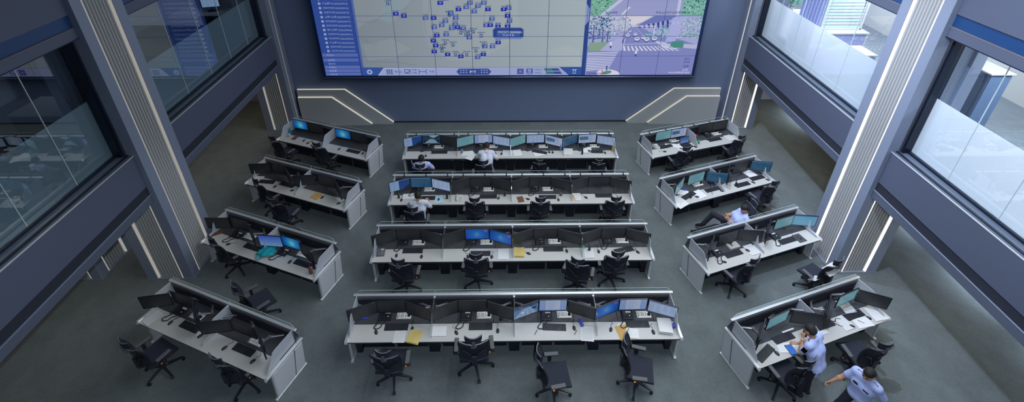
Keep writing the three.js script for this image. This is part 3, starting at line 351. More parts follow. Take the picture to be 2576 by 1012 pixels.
// ---------- monitors ----------
function screenTex(draw) { return canvasTex(256, 144, draw); }
const lines = (g, x, y, w, n, dy, c) => { g.fillStyle = c; for (let i = 0; i < n; i++) g.fillRect(x, y + i * dy, w * RB(0.5, 1), Math.max(1, dy * 0.35)); };
function desktop(g) { const q = g.createRadialGradient(128, 78, 6, 128, 78, 160); q.addColorStop(0, '#8fd4e8'); q.addColorStop(0.25, '#2f9fd6'); q.addColorStop(0.6, '#0f67b8'); q.addColorStop(1, '#083a80'); g.fillStyle = q; g.fillRect(0, 0, 256, 144); for (const [x, y, c] of [[119, 68, '#d06a3a'], [130, 67, '#7fb04a'], [119, 80, '#4f8fd0'], [130, 79, '#d8b84a']]) { g.fillStyle = c; g.fillRect(x, y, 9, 9); } g.fillStyle = '#12406e'; g.fillRect(0, 137, 256, 7); }
const SCR = {
  desktop, blue: (g) => { desktop(g); g.fillStyle = 'rgba(20,80,200,0.55)'; g.fillRect(0, 0, 256, 144); g.fillStyle = '#b86a9a'; for (let i = 0; i < 5; i++) g.fillRect(205, 8 + i * 7, 38, 3); g.strokeStyle = '#9fd0f0'; g.lineWidth = 3; g.beginPath(); g.arc(125, 72, 17, 0.5, 5.6); g.stroke(); },
  violet: (g) => { const q = g.createLinearGradient(0, 0, 0, 144); q.addColorStop(0, '#3c5fc0'); q.addColorStop(1, '#7ba2d2'); g.fillStyle = q; g.fillRect(0, 0, 256, 144); g.fillStyle = '#ffd27a'; g.fillRect(5, 100, 4, 4); },
  sheet: (g) => { g.fillStyle = '#a9c0e6'; g.fillRect(0, 0, 256, 144); g.fillStyle = '#7393cc'; g.fillRect(0, 0, 256, 9); for (let i = 0; i < 14; i++) lines(g, 8 + (i % 4) * 62, 16 + Math.floor(i / 4) * 30, 50, 4, 6, '#7f9ccc'); g.fillStyle = '#4c6fae'; g.fillRect(0, 136, 256, 8); },
  teal: (g) => { g.fillStyle = '#7fb6c4'; g.fillRect(0, 0, 256, 144); for (let i = 0; i < 12; i++) { g.fillStyle = i % 2 ? '#78aebd' : '#80b7c5'; g.fillRect(i * 22, 0, 20, 144); } lines(g, 6, 6, 240, 14, 10, '#4c8896'); },
  page: (g) => { g.fillStyle = '#b9c9e8'; g.fillRect(0, 0, 256, 144); g.fillStyle = '#8ea9dc'; g.fillRect(0, 0, 60, 144); g.fillRect(196, 0, 60, 144); lines(g, 70, 14, 110, 12, 10, '#8fa4cf'); g.fillStyle = '#3f5fae'; g.fillRect(0, 136, 256, 8); },
  picture: (g) => { g.fillStyle = '#b4c6ea'; g.fillRect(0, 0, 256, 144); g.fillStyle = '#3f6c92'; g.fillRect(12, 34, 130, 60); for (let i = 0; i < 60; i++) { g.fillStyle = ['#5f8fb0', '#2f5070', '#88b0c4'][i % 3]; g.fillRect(RB(12, 132), RB(34, 88), 9, 5); } lines(g, 150, 14, 96, 11, 10, '#8aa2d4'); lines(g, 10, 104, 120, 3, 9, '#8aa2d4'); g.fillStyle = '#6d8fd0'; g.fillRect(0, 0, 256, 9); },
  split: (g) => { g.fillStyle = '#8fb0dc'; g.fillRect(0, 0, 256, 144); g.fillStyle = '#17458c'; g.fillRect(116, 6, 140, 138); g.fillStyle = '#0c2750'; g.beginPath(); g.moveTo(256, 70); g.lineTo(256, 144); g.lineTo(150, 144); g.fill(); lines(g, 8, 14, 100, 10, 12, '#6d93c8'); },
  street: (g) => { g.fillStyle = '#10304a'; g.fillRect(0, 0, 256, 144); g.fillStyle = '#b7cedb'; g.beginPath(); g.moveTo(90, 6); g.lineTo(240, 6); g.lineTo(160, 50); g.fill(); g.fillStyle = '#8fa5b4'; g.beginPath(); g.moveTo(20, 144); g.lineTo(110, 66); g.lineTo(170, 66); g.lineTo(230, 144); g.fill(); for (let i = 0; i < 150; i++) { g.fillStyle = ['#2f566e', '#4d7c92', '#173a50'][i % 3]; g.fillRect(RB(0, 250), RB(20, 80), 7, 5); } g.fillStyle = '#3f9fd0'; g.fillRect(0, 0, 256, 8); g.fillRect(0, 136, 256, 8); },
  road: (g) => { g.fillStyle = '#5c7fb4'; g.fillRect(0, 0, 256, 144); g.fillStyle = '#28456e'; g.fillRect(0, 0, 256, 34); for (let i = 0; i < 90; i++) { g.fillStyle = ['#1b3152', '#46689a', '#7f9cc4'][i % 3]; g.fillRect(RB(0, 250), RB(0, 34), 9, 5); } g.fillStyle = '#89a6d0'; g.beginPath(); g.moveTo(0, 144); g.lineTo(110, 34); g.lineTo(170, 34); g.lineTo(256, 144); g.fill(); for (const a of [30, 90, 150, 215]) { g.fillStyle = '#d5e0f2'; g.beginPath(); g.moveTo(a, 144); g.lineTo(a + 7, 144); g.lineTo(134 + (a - 120) * 0.25, 36); g.fill(); } g.fillStyle = '#16243a'; g.beginPath(); g.ellipse(215, 70, 24, 10, 0, 0, 7); g.fill(); g.fillStyle = '#e3eaf5'; g.beginPath(); g.ellipse(95, 90, 13, 9, 0, 0, 7); g.fill(); },
  cyan: (g) => { g.fillStyle = '#6fb4dc'; g.fillRect(0, 0, 256, 144); g.fillStyle = '#3f8fd6'; g.fillRect(0, 0, 256, 12); lines(g, 14, 26, 220, 9, 12, '#86c4e2'); },
  dim: (g) => { g.fillStyle = '#2f5f86'; g.fillRect(0, 0, 256, 144); for (let i = 0; i < 120; i++) { g.fillStyle = ['#264f73', '#3a709a', '#1f4262'][i % 3]; g.fillRect(RB(0, 240), RB(14, 130), 13, 6); } g.fillStyle = '#5f9fd0'; g.fillRect(0, 0, 256, 8); },
};
const SCRTXT = { desktop: 'blue desktop', blue: 'bright blue desktop', violet: 'violet-blue page', sheet: 'pale blue table', teal: 'teal table', page: 'pale banded page', picture: 'picture page', split: 'two-tone page', street: 'street video', road: 'road video', dim: 'dim blue page', cyan: 'plain cyan page' };
const scrMat = {};
for (const s in SCR) scrMat[s] = new THREE.MeshStandardMaterial({ color: 0x020203, roughness: 0.3, emissive: 0xffffff, emissiveMap: screenTex(SCR[s]), emissiveIntensity: 0.62 });
M.offScreen = std(0.028, 0.031, 0.037, 0.4);
const MW = 0.595, MH = 0.35, MON = {};
MON.housing = [rb(MW, MH, 0.022, 0, MH / 2, -0.012, 0.006), rb(MW * 0.62, MH * 0.6, 0.03, 0, MH / 2, -0.035, 0.014)];
MON.frame = [rb(MW, 0.014, 0.008, 0, 0.008, 0.002, 0.003), rb(MW, 0.012, 0.008, 0, MH - 0.006, 0.002, 0.003), rb(0.012, MH, 0.008, -MW / 2 + 0.006, MH / 2, 0.002, 0.003), rb(0.012, MH, 0.008, MW / 2 - 0.006, MH / 2, 0.002, 0.003)];
MON.housing = join(MON.housing); MON.frame = join(MON.frame); MON.screen = new THREE.BoxGeometry(MW - 0.026, MH - 0.028, 0.006).translate(0, MH / 2 + 0.001, -0.001); MON.logo = rb(0.03, 0.006, 0.003, 0, 0.008, 0.006, 0.001);
function makeMonitor(k, b, j, u, v, yawDeg, scr, hb = 0.85) {
  const names = k[0] === 'C' || !/1$/.test(k) ? ['map-end', 'middle', 'street-end'] : ['map-end', 'street-end'];
  const what = scr ? `monitor showing ${SCRTXT[scr]}` : 'switched-off black monitor';
  const t = thing('monitor', `${what}, ${names[j]}, ${bayName(k, b)}, ${place(k)}`, 'monitor', at(k, u, hb, v), FR[k].turn + yawDeg * D, `monitors of the ${place(k)}`);
  mesh('housing', MON.housing, M.plastic, t); mesh('frame', MON.frame, M.blackGloss, t);
  mesh('screen', MON.screen, scr ? scrMat[scr] : M.offScreen, t); mesh('logo_strip', MON.logo, M.chairRim, t);
  // arm: from the slat rail behind to the back of the monitor
  const y = yawDeg * D, toL = (du, dy, dv) => [du * Math.cos(y) - dv * Math.sin(y), dy, du * Math.sin(y) + dv * Math.cos(y)];
  const bu = u + (j - 1) * 0.10 + 0.12 * ((b + j) % 2 ? 1 : -1), ex = (b + j) % 2 ? -0.2 : 0.22;
  const P0 = toL(bu - u, 0.03, -0.72 - v), P1 = toL((bu - u) + ex, 0.10, -0.58 - v + (v + 0.42) * 0.5), P2 = [0, MH * 0.5, -0.05];
  const arm = mesh('monitor_arm', [flatBar(P0, P1, 0.045, 0.03), flatBar(P1, P2, 0.045, 0.03)], M.armGrey, t);
  mesh('arm_joint', [cyl(0.032, 0.032, 0.05, ...P0, 12), cyl(0.03, 0.03, 0.05, ...P1, 12), ball(0.026, ...P2, 10)], M.chairPad, arm);
  mesh('arm_clamp', rb(0.07, 0.09, 0.03, P0[0], P0[1] + 0.0, P0[2], 0.006).rotateY(0), M.black, arm);
  return t;
}
const TRI = [[0.24, -0.395, 22], [0.82, -0.51, 1], [1.41, -0.385, -20]];
const SHOW = {
  C1: [['split', 'street', 0], ['teal', 'page', 'sheet'], ['teal', 'sheet', 'picture'], ['dim', 'picture', 'sheet']], C2: [['split', 'dim', 'sheet'], [0, 0, 0], [0, 0, 0], [0, 0, 0]], C3: [[0, 0, 0], [0, 'blue', 'blue'], [0, 0, 0], [0, 0, 0]], C4: [[0, 0, 0], [0, 0, 0], ['road', 'page', 0], ['blue', 'page', 'sheet']],
  L2: [[0, 0, 0], [0, 0, 0]], L3: [[0, 0, 0], ['violet', 'desktop', 0]], L4: [[0, 0, 0], [0, 0, 0]], R2: [['teal', 'teal', 'dim'], [0, 0, 'dim']], R3: [[0, 0, 0], [0, 'teal', 'cyan']], R4: [[0, 'teal', 0], [0, 'teal', 0]],
};
const YAWFIX = { C1: [[0, 0, 0], [2, 4, 2], [6, 3, -4], [6, 4, 3]], R4: [[14, 4, -8], [12, 4, -22]], R3: [[20, 3, -3], [18, 1, -5]], R2: [[8, 4, -8], [24, 4, -8]], L3: [[-2, 2, -12], [-6, 1, -10]], L4: [[8, 2, -14], [7, 1, -12]], L2: [[2, 0, -14], [1, 0, -18]] };
const FIT = { R402: [3.261, -0.245, -40] };
Object.assign(FIT, { R412: [3.261, -0.245, -41], R411: [2.77, -0.46, 4], R312: [3.285, -0.363, -25], R311: [2.73, -0.482, 0], R302: [1.56, -0.38, -23], R301: [0.955, -0.477, 2], R212: [3.277, -0.353, -28], R202: [1.65, -0.341, -28], R201: [1.06, -0.51, 4], L300: [0.149, -0.357, 20], L310: [1.865, -0.33, 15], L311: [2.40, -0.453, 1], L312: [2.978, -0.302, -20], L400: [0.159, -0.29, 31], L410: [1.859, -0.277, 29], L411: [2.43, -0.444, 1], L200: [0.212, -0.345, 24], L210: [1.829, -0.343, 23], L211: [2.433, -0.518, 0] });
delete FIT.R402;
for (const k in SHOW) SHOW[k].forEach((row, b) => row.forEach((s, j) => {
  const BW = FR[k].L / FR[k].bays, r1 = k === 'C1' ? -0.06 : 0, [u, v, y] = TRI[j], yf = (YAWFIX[k] && YAWFIX[k][b][j]) || 0, du = k[0] === 'R' ? 0.12 : k[0] === 'L' ? (j === 0 ? -0.08 : j === 1 ? -0.14 : -0.16) : 0;
  const fx = FIT[k + b + j]; if (fx) { makeMonitor(k, b, j, ...fx, s); return; }
  makeMonitor(k, b, j, b * BW + u + du, v + r1 + (k[0] !== 'C' && j !== 1 ? 0.05 : 0), y + yf, s);
}));
for (const [k, rows] of [['L1', [['desktop', 0], ['desktop', 0]]], ['R1', [['teal', 'picture'], [0, 0]]]]) rows.forEach((row, b) => row.forEach((s, j) => makeMonitor(k, b, j, b * 1.7215 + (k === 'L1' ? [0.43, 1.05] : [0.76, 1.345])[j] - (k === 'R1' && b ? 0.08 : 0), -0.585, [1, 0][j], s)));
// ---------- things on the desks ----------
const TOP = 0.7225;
const bayOf = (k, u) => Math.max(0, Math.min(FR[k].bays - 1, Math.floor(u / (FR[k].L / FR[k].bays))));
function ranked(list) {                                            // within one bay, tell alike things apart along the desk
  const by = {}; list.forEach((e) => { const q = e[0] + bayOf(e[0], e[1]); (by[q] = by[q] || []).push(e); });
  const out = new Map();
  for (const q in by) { const l = by[q].sort((a, b) => a[1] - b[1]); l.forEach((e, i) => out.set(e, l.length === 1 ? '' : l.length === 2 ? ['map-end ', 'street-end '][i] : l.length === 3 ? ['map-end ', 'middle ', 'street-end '][i] : ['first ', 'second ', 'third ', 'fourth ', 'fifth '][i])); }
  return out;
}
const where = (k, u) => `${bayName(k, bayOf(k, u))}, ${place(k)}`;
function keyGeo() { const g = [], rows = [[14, 0.45], [14, 0.45], [13, 0.45], [12, 0.45], [8, 0.45]]; rows.forEach(([n], r) => { for (let i = 0; i < n; i++) { const w = r === 4 && i === 3 ? 0.10 : 0.024; g.push(bx(w * 0.85, 0.006, 0.017, -0.222 + (r === 4 && i > 3 ? 0.08 : 0) + i * 0.0255, 0.019, -0.05 + r * 0.026)); } }); for (let r = 0; r < 5; r++) for (let i = 0; i < 4; i++) g.push(bx(0.02, 0.006, 0.017, 0.158 + i * 0.0225, 0.019, -0.05 + r * 0.026)); return mergeGeometries(g); }
const KB = { body: rb(0.49, 0.016, 0.165, 0, 0.008, 0, 0.007), keys: keyGeo() };
const KBS = [
  ['C4', 0.942, -0.251, 0], ['C4', 2.697, -0.243, 0], ['C4', 4.233, -0.212, -3], ['C4', 5.988, -0.262, 0], ['C3', 0.935, -0.265, 0], ['C3', 2.61, -0.153, 0],
  ['C3', 4.408, -0.284, 0], ['C3', 6.154, -0.227, 14], ['C2', 1, -0.182, 0], ['C2', 2.742, -0.225, 0], ['C2', 4.423, -0.191, 0], ['C2', 6.035, -0.24, 0],
  ['C1', 1.116, -0.261, 0], ['C1', 2.489, -0.26, 0], ['C1', 4.345, -0.244, -20], ['C1', 6.159, -0.244, -3], ['L1', 2.785, -0.202, 0], ['L2', 0.515, -0.195, 14],
  ['L2', 1.184, -0.293, 0], ['L3', 1.321, -0.225, 0], ['L3', 2.866, -0.229, 0], ['L4', 1.103, -0.229, 0], ['L4', 2.562, -0.234, 0], ['R1', 0.751, -0.356, 0],
  ['R1', 2.578, -0.249, 0], ['R2', 1.464, -0.221, 0], ['R2', 0.64, -0.216, 15], ['R2', 2.453, -0.114, 0], ['R2', 3.107, -0.227, 0], ['R3', 1.002, -0.241, 0],
  ['R3', 2.615, -0.162, 0], ['R4', 0.35, -0.134, 18], ['R4', 0.964, -0.285, 0], ['R4', 2.823, -0.232, 0], ['R4', 2.007, -0.249, 0],
];
{ const rk = ranked(KBS); for (const e of KBS) { const [k, u, v, a] = e, t = thing('keyboard', `black keyboard${rk.get(e) && `, ${rk.get(e).trim()}`}, ${where(k, u)}`, 'keyboard', at(k, u, TOP, v), FR[k].turn + a * D, 'black desk keyboards'); mesh('body', KB.body, M.plastic, t); tag(mesh('keys', KB.keys, M.keys, t), null, null, null, 'stuff'); } }
const MS = { body: new THREE.SphereGeometry(1, 14, 8, 0, Math.PI * 2, 0, Math.PI / 2).scale(0.034, 0.034, 0.06), wheel: new THREE.CylinderGeometry(0.008, 0.008, 0.007, 10).rotateZ(Math.PI / 2).translate(0, 0.03, -0.028), buttons: join([bx(0.002, 0.003, 0.05, 0, 0.031, -0.025), new THREE.TorusGeometry(0.03, 0.0015, 4, 14, Math.PI).rotateX(-Math.PI / 2).scale(1, 1, 0.3).translate(0, 0.03, 0)]) };
const MICE = [
  ['C4', 0.546, -0.135, 25], ['C4', 1.277, -0.206, 0], ['C4', 2.201, -0.106, 30], ['C4', 3.055, -0.137, 0], ['C4', 4.647, -0.184, 5], ['C4', 5.406, -0.14, -20],
  ['C4', 6.274, -0.069, 5], ['C3', 0.561, -0.109, 5], ['C3', 1.178, -0.065, 0], ['C3', 2.311, -0.056, 25], ['C3', 2.889, -0.039, -10], ['C3', 3.792, -0.14, 65],
  ['C3', 4.735, -0.212, 10], ['C3', 5.523, -0.184, 0], ['C3', 6.486, -0.155, 30], ['C2', 0.305, -0.104, 0], ['C2', 1.348, -0.11, 0], ['C2', 3.031, -0.157, -15],
  ['C2', 3.867, -0.106, 70], ['C2', 4.72, -0.068, 0], ['C2', 5.514, -0.154, 45], ['C2', 6.417, -0.136, 10], ['C1', 0.69, -0.054, 15], ['C1', 2.912, -0.172, 10],
  ['C1', 3.107, -0.154, -10], ['C1', 4.658, -0.23, 20], ['C1', 4.765, -0.212, 10], ['C1', 6.348, -0.226, 20], ['C1', 6.457, -0.168, 10], ['L1', 0.847, -0.168, 0],
  ['L1', 1.069, -0.097, -20], ['L1', 2.272, -0.147, -5], ['L1', 3.131, -0.199, -10], ['L2', 0.907, -0.092, 0], ['L2', 1.501, -0.126, -60], ['L2', 2.518, -0.166, -10],
  ['L2', 3.114, -0.115, -40], ['L3', 0.668, -0.094, -50], ['L3', 2.522, -0.163, 0], ['L4', 0.629, -0.15, 0], ['L4', 1.479, -0.148, -15], ['L4', 2.167, -0.123, -15],
  ['L4', 2.914, -0.109, -15], ['R1', 0.556, -0.107, 70], ['R1', 1.155, -0.088, 40], ['R1', 1.672, -0.054, 20], ['R2', 0.829, -0.084, 50], ['R2', 1.669, -0.081, 15],
  ['R2', 2.83, -0.083, 30], ['R2', 3.334, -0.045, 30], ['R3', 0.607, -0.096, 60], ['R3', 1.415, -0.215, 25], ['R3', 2.979, -0.132, 25], ['R4', 0.578, -0.058, 10],
  ['R4', 2.551, -0.038, 40], ['R4', 3.063, -0.077, 30],
];
{ const rk = ranked(MICE); for (const e of MICE) { const [k, u, v, a] = e, t = thing('mouse', `black ${rk.get(e)}mouse, ${where(k, u)}`, 'mouse', at(k, u, TOP, v), FR[k].turn + a * D, 'black desk mice'); mesh('body', MS.body, M.plastic, t); mesh('wheel', MS.wheel, M.chairPad, t); mesh('button_line', MS.buttons, M.black, t);
  const s = a > 0 ? 1 : -1; mesh('cord', tube([[0, 0.012, -0.055], [s * 0.02, 0.006, -0.10], [-s * 0.015, 0.005, -0.15], [s * 0.05, 0.006, -0.20]], 0.0035, 12, 5), M.cable, t); } }
const KP = { body: rb(0.31, 0.028, 0.165, 0, 0.014, 0, 0.008), keys: join([].concat(...[[-0.115, 4, 4], [-0.03, 4, 4], [0.04, 2, 4]].map(([x, c, r]) => { const g = []; for (let i = 0; i < c; i++) for (let j = 0; j < r; j++) g.push(bx(0.013, 0.006, 0.013, x + (i - (c - 1) / 2) * 0.018, 0.03, -0.04 + j * 0.025)); return g; }))), stick: join([cyl(0.034, 0.038, 0.012, 0.11, 0.032, 0.005, 18), cyl(0.014, 0.018, 0.03, 0.11, 0.05, 0.005, 12), ball(0.026, 0.11, 0.075, 0.005, 14)]), knob: cyl(0.011, 0.011, 0.012, -0.13, 0.032, 0.062, 12), label: rb(0.06, 0.004, 0.016, 0.1, 0.029, -0.06, 0.002) };
const PADS = [
  ['C4', 1.052, -0.523], ['C4', 2.755, -0.509], ['C4', 4.47, -0.506], ['C4', 6.173, -0.485], ['C3', 1.039, -0.526], ['C3', 2.744, -0.523],
  ['C3', 4.459, -0.528], ['C3', 6.172, -0.538], ['C2', 1.034, -0.555], ['C2', 2.739, -0.538], ['C2', 4.451, -0.539], ['C1', 1.05, -0.559],
  ['C1', 2.819, -0.573], ['C1', 4.479, -0.558], ['C1', 6.178, -0.56], ['L3', 0.975, -0.481], ['L3', 2.66, -0.469], ['L4', 1.009, -0.471],
  ['L4', 2.651, -0.468], ['R1', 1.216, -0.586], ['R1', 2.867, -0.534], ['R2', 1.197, -0.551],
];
for (const [k, u, v] of PADS) { const t = thing('control_keypad', `white camera control keypad with black joystick, ${where(k, u)}`, 'control keypad', at(k, u, TOP, v), FR[k].turn, 'white joystick keypads'); mesh('body', KP.body, M.keyWhite, t); mesh('keys', KP.keys, M.keyGrey, t); mesh('joystick', KP.stick, M.black, t); mesh('knob', KP.knob, M.black, t); mesh('label_plate', KP.label, M.keyGrey, t); }
const PH = { body: rb(0.24, 0.03, 0.22, 0.03, 0.015, 0, 0.01), lcd: rb(0.11, 0.006, 0.035, 0.06, 0.032, -0.07, 0.003), plate: rb(0.022, 0.005, 0.022, 0.075, 0.032, 0.02, 0.003), hand: join([tube([[-0.075, 0.05, -0.13], [-0.08, 0.07, -0.04], [-0.08, 0.07, 0.03], [-0.075, 0.05, 0.12]], 0.016, 14, 8), ball(0.03, -0.075, 0.048, -0.12, 10), ball(0.03, -0.075, 0.048, 0.12, 10)]), cord: tube([[-0.08, 0.03, 0.14], [-0.12, 0.02, 0.2], [-0.17, 0.014, 0.27], [-0.12, 0.014, 0.31], [-0.03, 0.014, 0.26], [-0.01, 0.018, 0.18], [0.06, 0.02, 0.125]], 0.010, 40, 6) };
const PHONES = [
  ['C4', 0.645, -0.511], ['C4', 2.35, -0.497], ['C4', 4.06, -0.477], ['C4', 5.79, -0.473], ['C3', 0.638, -0.558], ['C3', 2.349, -0.547],
  ['C3', 4.064, -0.541], ['C3', 5.776, -0.562], ['C2', 0.648, -0.568], ['C2', 2.347, -0.56], ['C2', 4.059, -0.557], ['C1', 0.647, -0.592],
  ['C1', 2.373, -0.576], ['C1', 4.074, -0.602], ['C1', 5.783, -0.587], ['L3', 0.613, -0.409], ['L3', 2.143, -0.354], ['L4', 0.556, -0.432],
  ['R1', 2.472, -0.568], ['R2', 1.633, -0.559], ['R3', 0.605, -0.377], ['R3', 2.388, -0.383],
];
{ const rk = ranked(PHONES); for (const e of PHONES) { const [k, u, v] = e, t = thing('desk_phone', `black desk phone with coiled cord, ${rk.get(e)}${where(k, u)}`, 'phone', at(k, u, TOP, v), FR[k].turn, 'black desk phones'); mesh('base', PH.body, M.plastic, t); mesh('display', PH.lcd, M.lcd, t); mesh('button_plate', PH.plate, M.keyWhite, t); mesh('handset', PH.hand, M.black, t); mesh('cord', PH.cord, M.cable, t); } }
// sheets and pads
function sheetGeo(w, d, bend = 0.004) { const g = new THREE.BoxGeometry(w, 0.0015, d, 6, 1, 8), p = g.attributes.position; for (let i = 0; i < p.count; i++) p.setY(i, p.getY(i) + 0.002 + bend * (1 + Math.sin(p.getX(i) * 14 + p.getZ(i) * 9))); g.computeVertexNormals(); return g; }
const pageTex = (dense) => canvasTex(128, 180, (g) => { g.fillStyle = '#dfe1e3'; g.fillRect(0, 0, 128, 180); for (let i = 0; i < 19; i++) { g.fillStyle = `rgba(90,95,105,${dense})`; let x = 14; while (x < 112) { const w = RB(3, 12); g.fillRect(x, 18 + i * 8, w, 2); x += w + RB(2, 6); } } });
M.page1 = std(0.9, 0.9, 0.9, 0.85, 0, { map: pageTex(0.2) }); M.page2 = std(0.9, 0.9, 0.9, 0.85, 0, { map: pageTex(0.5) });
const SHEETS = [sheetGeo(0.21, 0.30), sheetGeo(0.24, 0.31, 0.003), sheetGeo(0.30, 0.21, 0.003)];
const PAPERS = [
  ['C4', 1.047, -0.051, 0], ['C4', 1.828, -0.145, 0], ['C4', 4.896, -0.045, -6], ['C4', 5.687, -0.13, 8], ['C4', 5.796, -0.05, -8], ['C3', 3.17, -0.128, 0],
  ['C3', 5.276, -0.142, 0], ['C2', 0.485, -0.269, 5], ['C2', 1.341, -0.123, 10, 'blue'], ['C2', 5.252, -0.191, 0], ['C1', 2.137, 0.003, -28], ['C1', 2.015, -0.181, 10],
  ['C1', 3.304, -0.169, 0], ['C1', 3.623, -0.194, 8], ['C1', 4.338, -0.143, 12], ['C1', 5.261, -0.264, -10], ['C1', 5.907, -0.343, -8], ['L2', 0.193, -0.185, 20],
  ['L4', 0.177, -0.101, -10], ['R1', 0.947, -0.347, -20], ['R1', 1.187, -0.202, 10], ['R1', 3.131, -0.196, 0], ['R2', 0.531, -0.393, -35], ['R2', 0.961, -0.159, 8],
  ['R2', 0.211, -0.147, 25], ['R2', 0.212, 0.039, 15], ['R2', 3.051, -0.432, 8], ['R3', 1.527, -0.208, 0], ['R4', 0.863, -0.092, -20], ['R4', 1.808, -0.245, 0],
  ['R4', 2.465, -0.15, 0], ['R4', 2.845, -0.033, -8], ['R4', 3.307, -0.107, -8], ['R4', 2.85, -0.444, -10],
];
let lastPaper = {};
{ const rk = ranked(PAPERS); PAPERS.forEach((e, i) => { const [k, u, v, a, c] = e, q = k + bayOf(k, u); lastPaper[q] = (lastPaper[q] || 0) + 1; const hand = k === 'C4' && i === 2; const t = mesh('paper_sheet', SHEETS[(i * 2 + (k === 'C1' ? 1 : 0)) % 3].clone().scale(k === 'C1' || k[0] === 'R' ? 1.25 : 1.1, 1, k === 'C1' ? 1.2 : 1.1), c ? M.paleBlue : i % 3 === 0 ? M.page1 : hand ? M.page2 : M.paper); t.position.set(...at(k, u, TOP + (v < -0.34 ? 0.002 : 0) + 0.002 * lastPaper[q], v)); t.rotation.y = FR[k].turn + a * D; tag(t, `${c ? 'pale blue' : hand ? 'handwritten white' : 'loose white'} paper sheet, ${rk.get(e)}${where(k, u)}`, 'paper', 'loose papers on the desks'); }); }
function put(name, label, category, k, u, v, turnDeg = 0, y = TOP) { return thing(name, label, category, at(k, u, y, v), FR[k].turn + turnDeg * D); }
{ // yellow pads, stacks, folders
  for (const [k, u, v, a, l] of [['C4', 1.349, -0.02, -14, 'yellow notepad with curled cover lying over front desk edge'], ['C3', 3.555, -0.18, -2, 'thick open yellow notebook on third row']]) { const t = put('notepad', l, 'notepad', k, u, v, a); for (let i = 0; i < 3; i++) mesh('page', sheetGeo(0.25, 0.30, 0.010 - i * 0.003).translate(i * 0.008, 0.016 - i * 0.006, i * 0.006), M.yellow, t); mesh('cover', rb(0.25, 0.006, 0.30, 0.012, 0.003, 0.008, 0.002), M.tan, t); }
  const st = put('paper_stack', 'thick stack of white papers beside blue cup, fourth row from wall', 'paper stack', 'C4', 6.539, -0.184, -6); for (let i = 0; i < 9; i++) mesh('sheet', sheetGeo(0.27, 0.33, 0.002).rotateY(RB(-0.07, 0.07)).translate(RB(-0.012, 0.012), 0.004 + i * 0.008, RB(-0.012, 0.012)), i % 3 ? M.paper : M.page1, st);
  const fo = put('folder', 'yellow folder under loose papers, fourth row from wall', 'folder', 'C4', 5.66, -0.07, 12); mesh('cover', rb(0.27, 0.006, 0.33, 0, 0.003, 0, 0.002), M.yellow, fo); mesh('flap', rb(0.26, 0.003, 0.32, 0.006, 0.009, -0.004, 0.001), M.tan, fo);
  for (const [k, u, v, a, m, l, w, d] of [['C2', 3.655, -0.1, 12, M.brown, 'dark brown notebook in third bay, second row from wall', 0.17, 0.24], ['L1', 0.453, -0.203, 0, M.brown, 'dark brown notebook on first map-side console', 0.17, 0.2], ['L2', 2.327, -0.161, -8, M.tan, 'orange-tan folder on second map-side console', 0.26, 0.24], ['L3', 0.09, -0.27, -40, M.brown, 'brown folder on third map-side console', 0.14, 0.26], ['C2', 5.165, -0.17, 8, M.tan, 'narrow orange booklet in fourth bay, second row', 0.05, 0.24]]) { const t = put('notebook', l, 'notebook', k, u, v, a); mesh('cover', rb(w, 0.014, d, 0, 0.007, 0, 0.003), m, t); mesh('page_block', rb(w * 0.96, 0.009, d * 0.96, 0.004, 0.007, 0.002, 0.002), M.paper, t); }
}
function bottle(name, label, k, u, v, mat, capMat, h, r, lying) { const t = put(name, label, name, k, u, v, lying ? 15 : 0); const g = lathe([[0, 0], [r, 0.004], [r, h * 0.66], [r * 0.45, h * 0.85], [r * 0.42, h * 0.9]], 16), c = cyl(r * 0.5, r * 0.5, h * 0.1, 0, h * 0.94, 0, 12); for (const q of [g, c]) if (lying) q.rotateX(-Math.PI / 2).translate(0, r, h / 2); mesh('body', g, mat, t); mesh('cap', c, capMat, t); return t; }
bottle('bottle', 'blue plastic bottle lying below monitor, fourth row from wall', 'C4', 4.798, -0.312, M.blue, M.glassBottle, 0.22, 0.033, true);
bottle('bottle', 'clear blue water bottle in third bay, first row from wall', 'C1', 5.03, -0.33, M.glassBottle, M.blue, 0.22, 0.034);
bottle('bottle', 'yellow drink bottle at street end of first row', 'C1', 6.725, -0.27, M.amber, M.paper, 0.23, 0.036);
bottle('bottle', 'pink-red capped tumbler on third map-side console', 'L3', 3.24, -0.06, M.brown, M.red, 0.21, 0.04);
bottle('bottle', 'tall black flask behind red capped tumbler', 'L3', 3.21, -0.20, M.black, M.black, 0.25, 0.034);
bottle('bottle', 'teal water bottle at end of first map-side console', 'L1', 0.12, -0.40, M.teal, M.teal, 0.24, 0.036);
function cup(label, k, u, v, mat, h, r) { const t = put('cup', label, 'cup', k, u, v); mesh('body', lathe([[0, 0], [r * 0.8, 0], [r, h], [r * 0.9, h], [r * 0.75, 0.006], [0, 0.006]], 18), mat, t); mesh('lid', lathe([[0, h + 0.008], [r * 0.98, h + 0.004], [r * 1.02, h - 0.006]], 18), mat, t); }
cup('round blue cup beside white paper stack', 'C4', 6.722, -0.175, M.blue, 0.09, 0.042); cup('clear glass cup beside large papers in first row', 'C1', 1.838, -0.21, M.glassBottle, 0.13, 0.036); cup('white cup beside teal bottle on map-side console', 'L1', 0.222, -0.22, M.white, 0.11, 0.045);
cup('green cup beside divider on first street-side console', 'R1', 1.894, -0.193, M.green, 0.12, 0.038); cup('red cup on deck of first street-side console', 'R1', 2.0, -0.5, M.red, 0.13, 0.03); cup('dark cup in third bay, second row from wall', 'C2', 4.812, -0.27, M.chairPad, 0.08, 0.045);
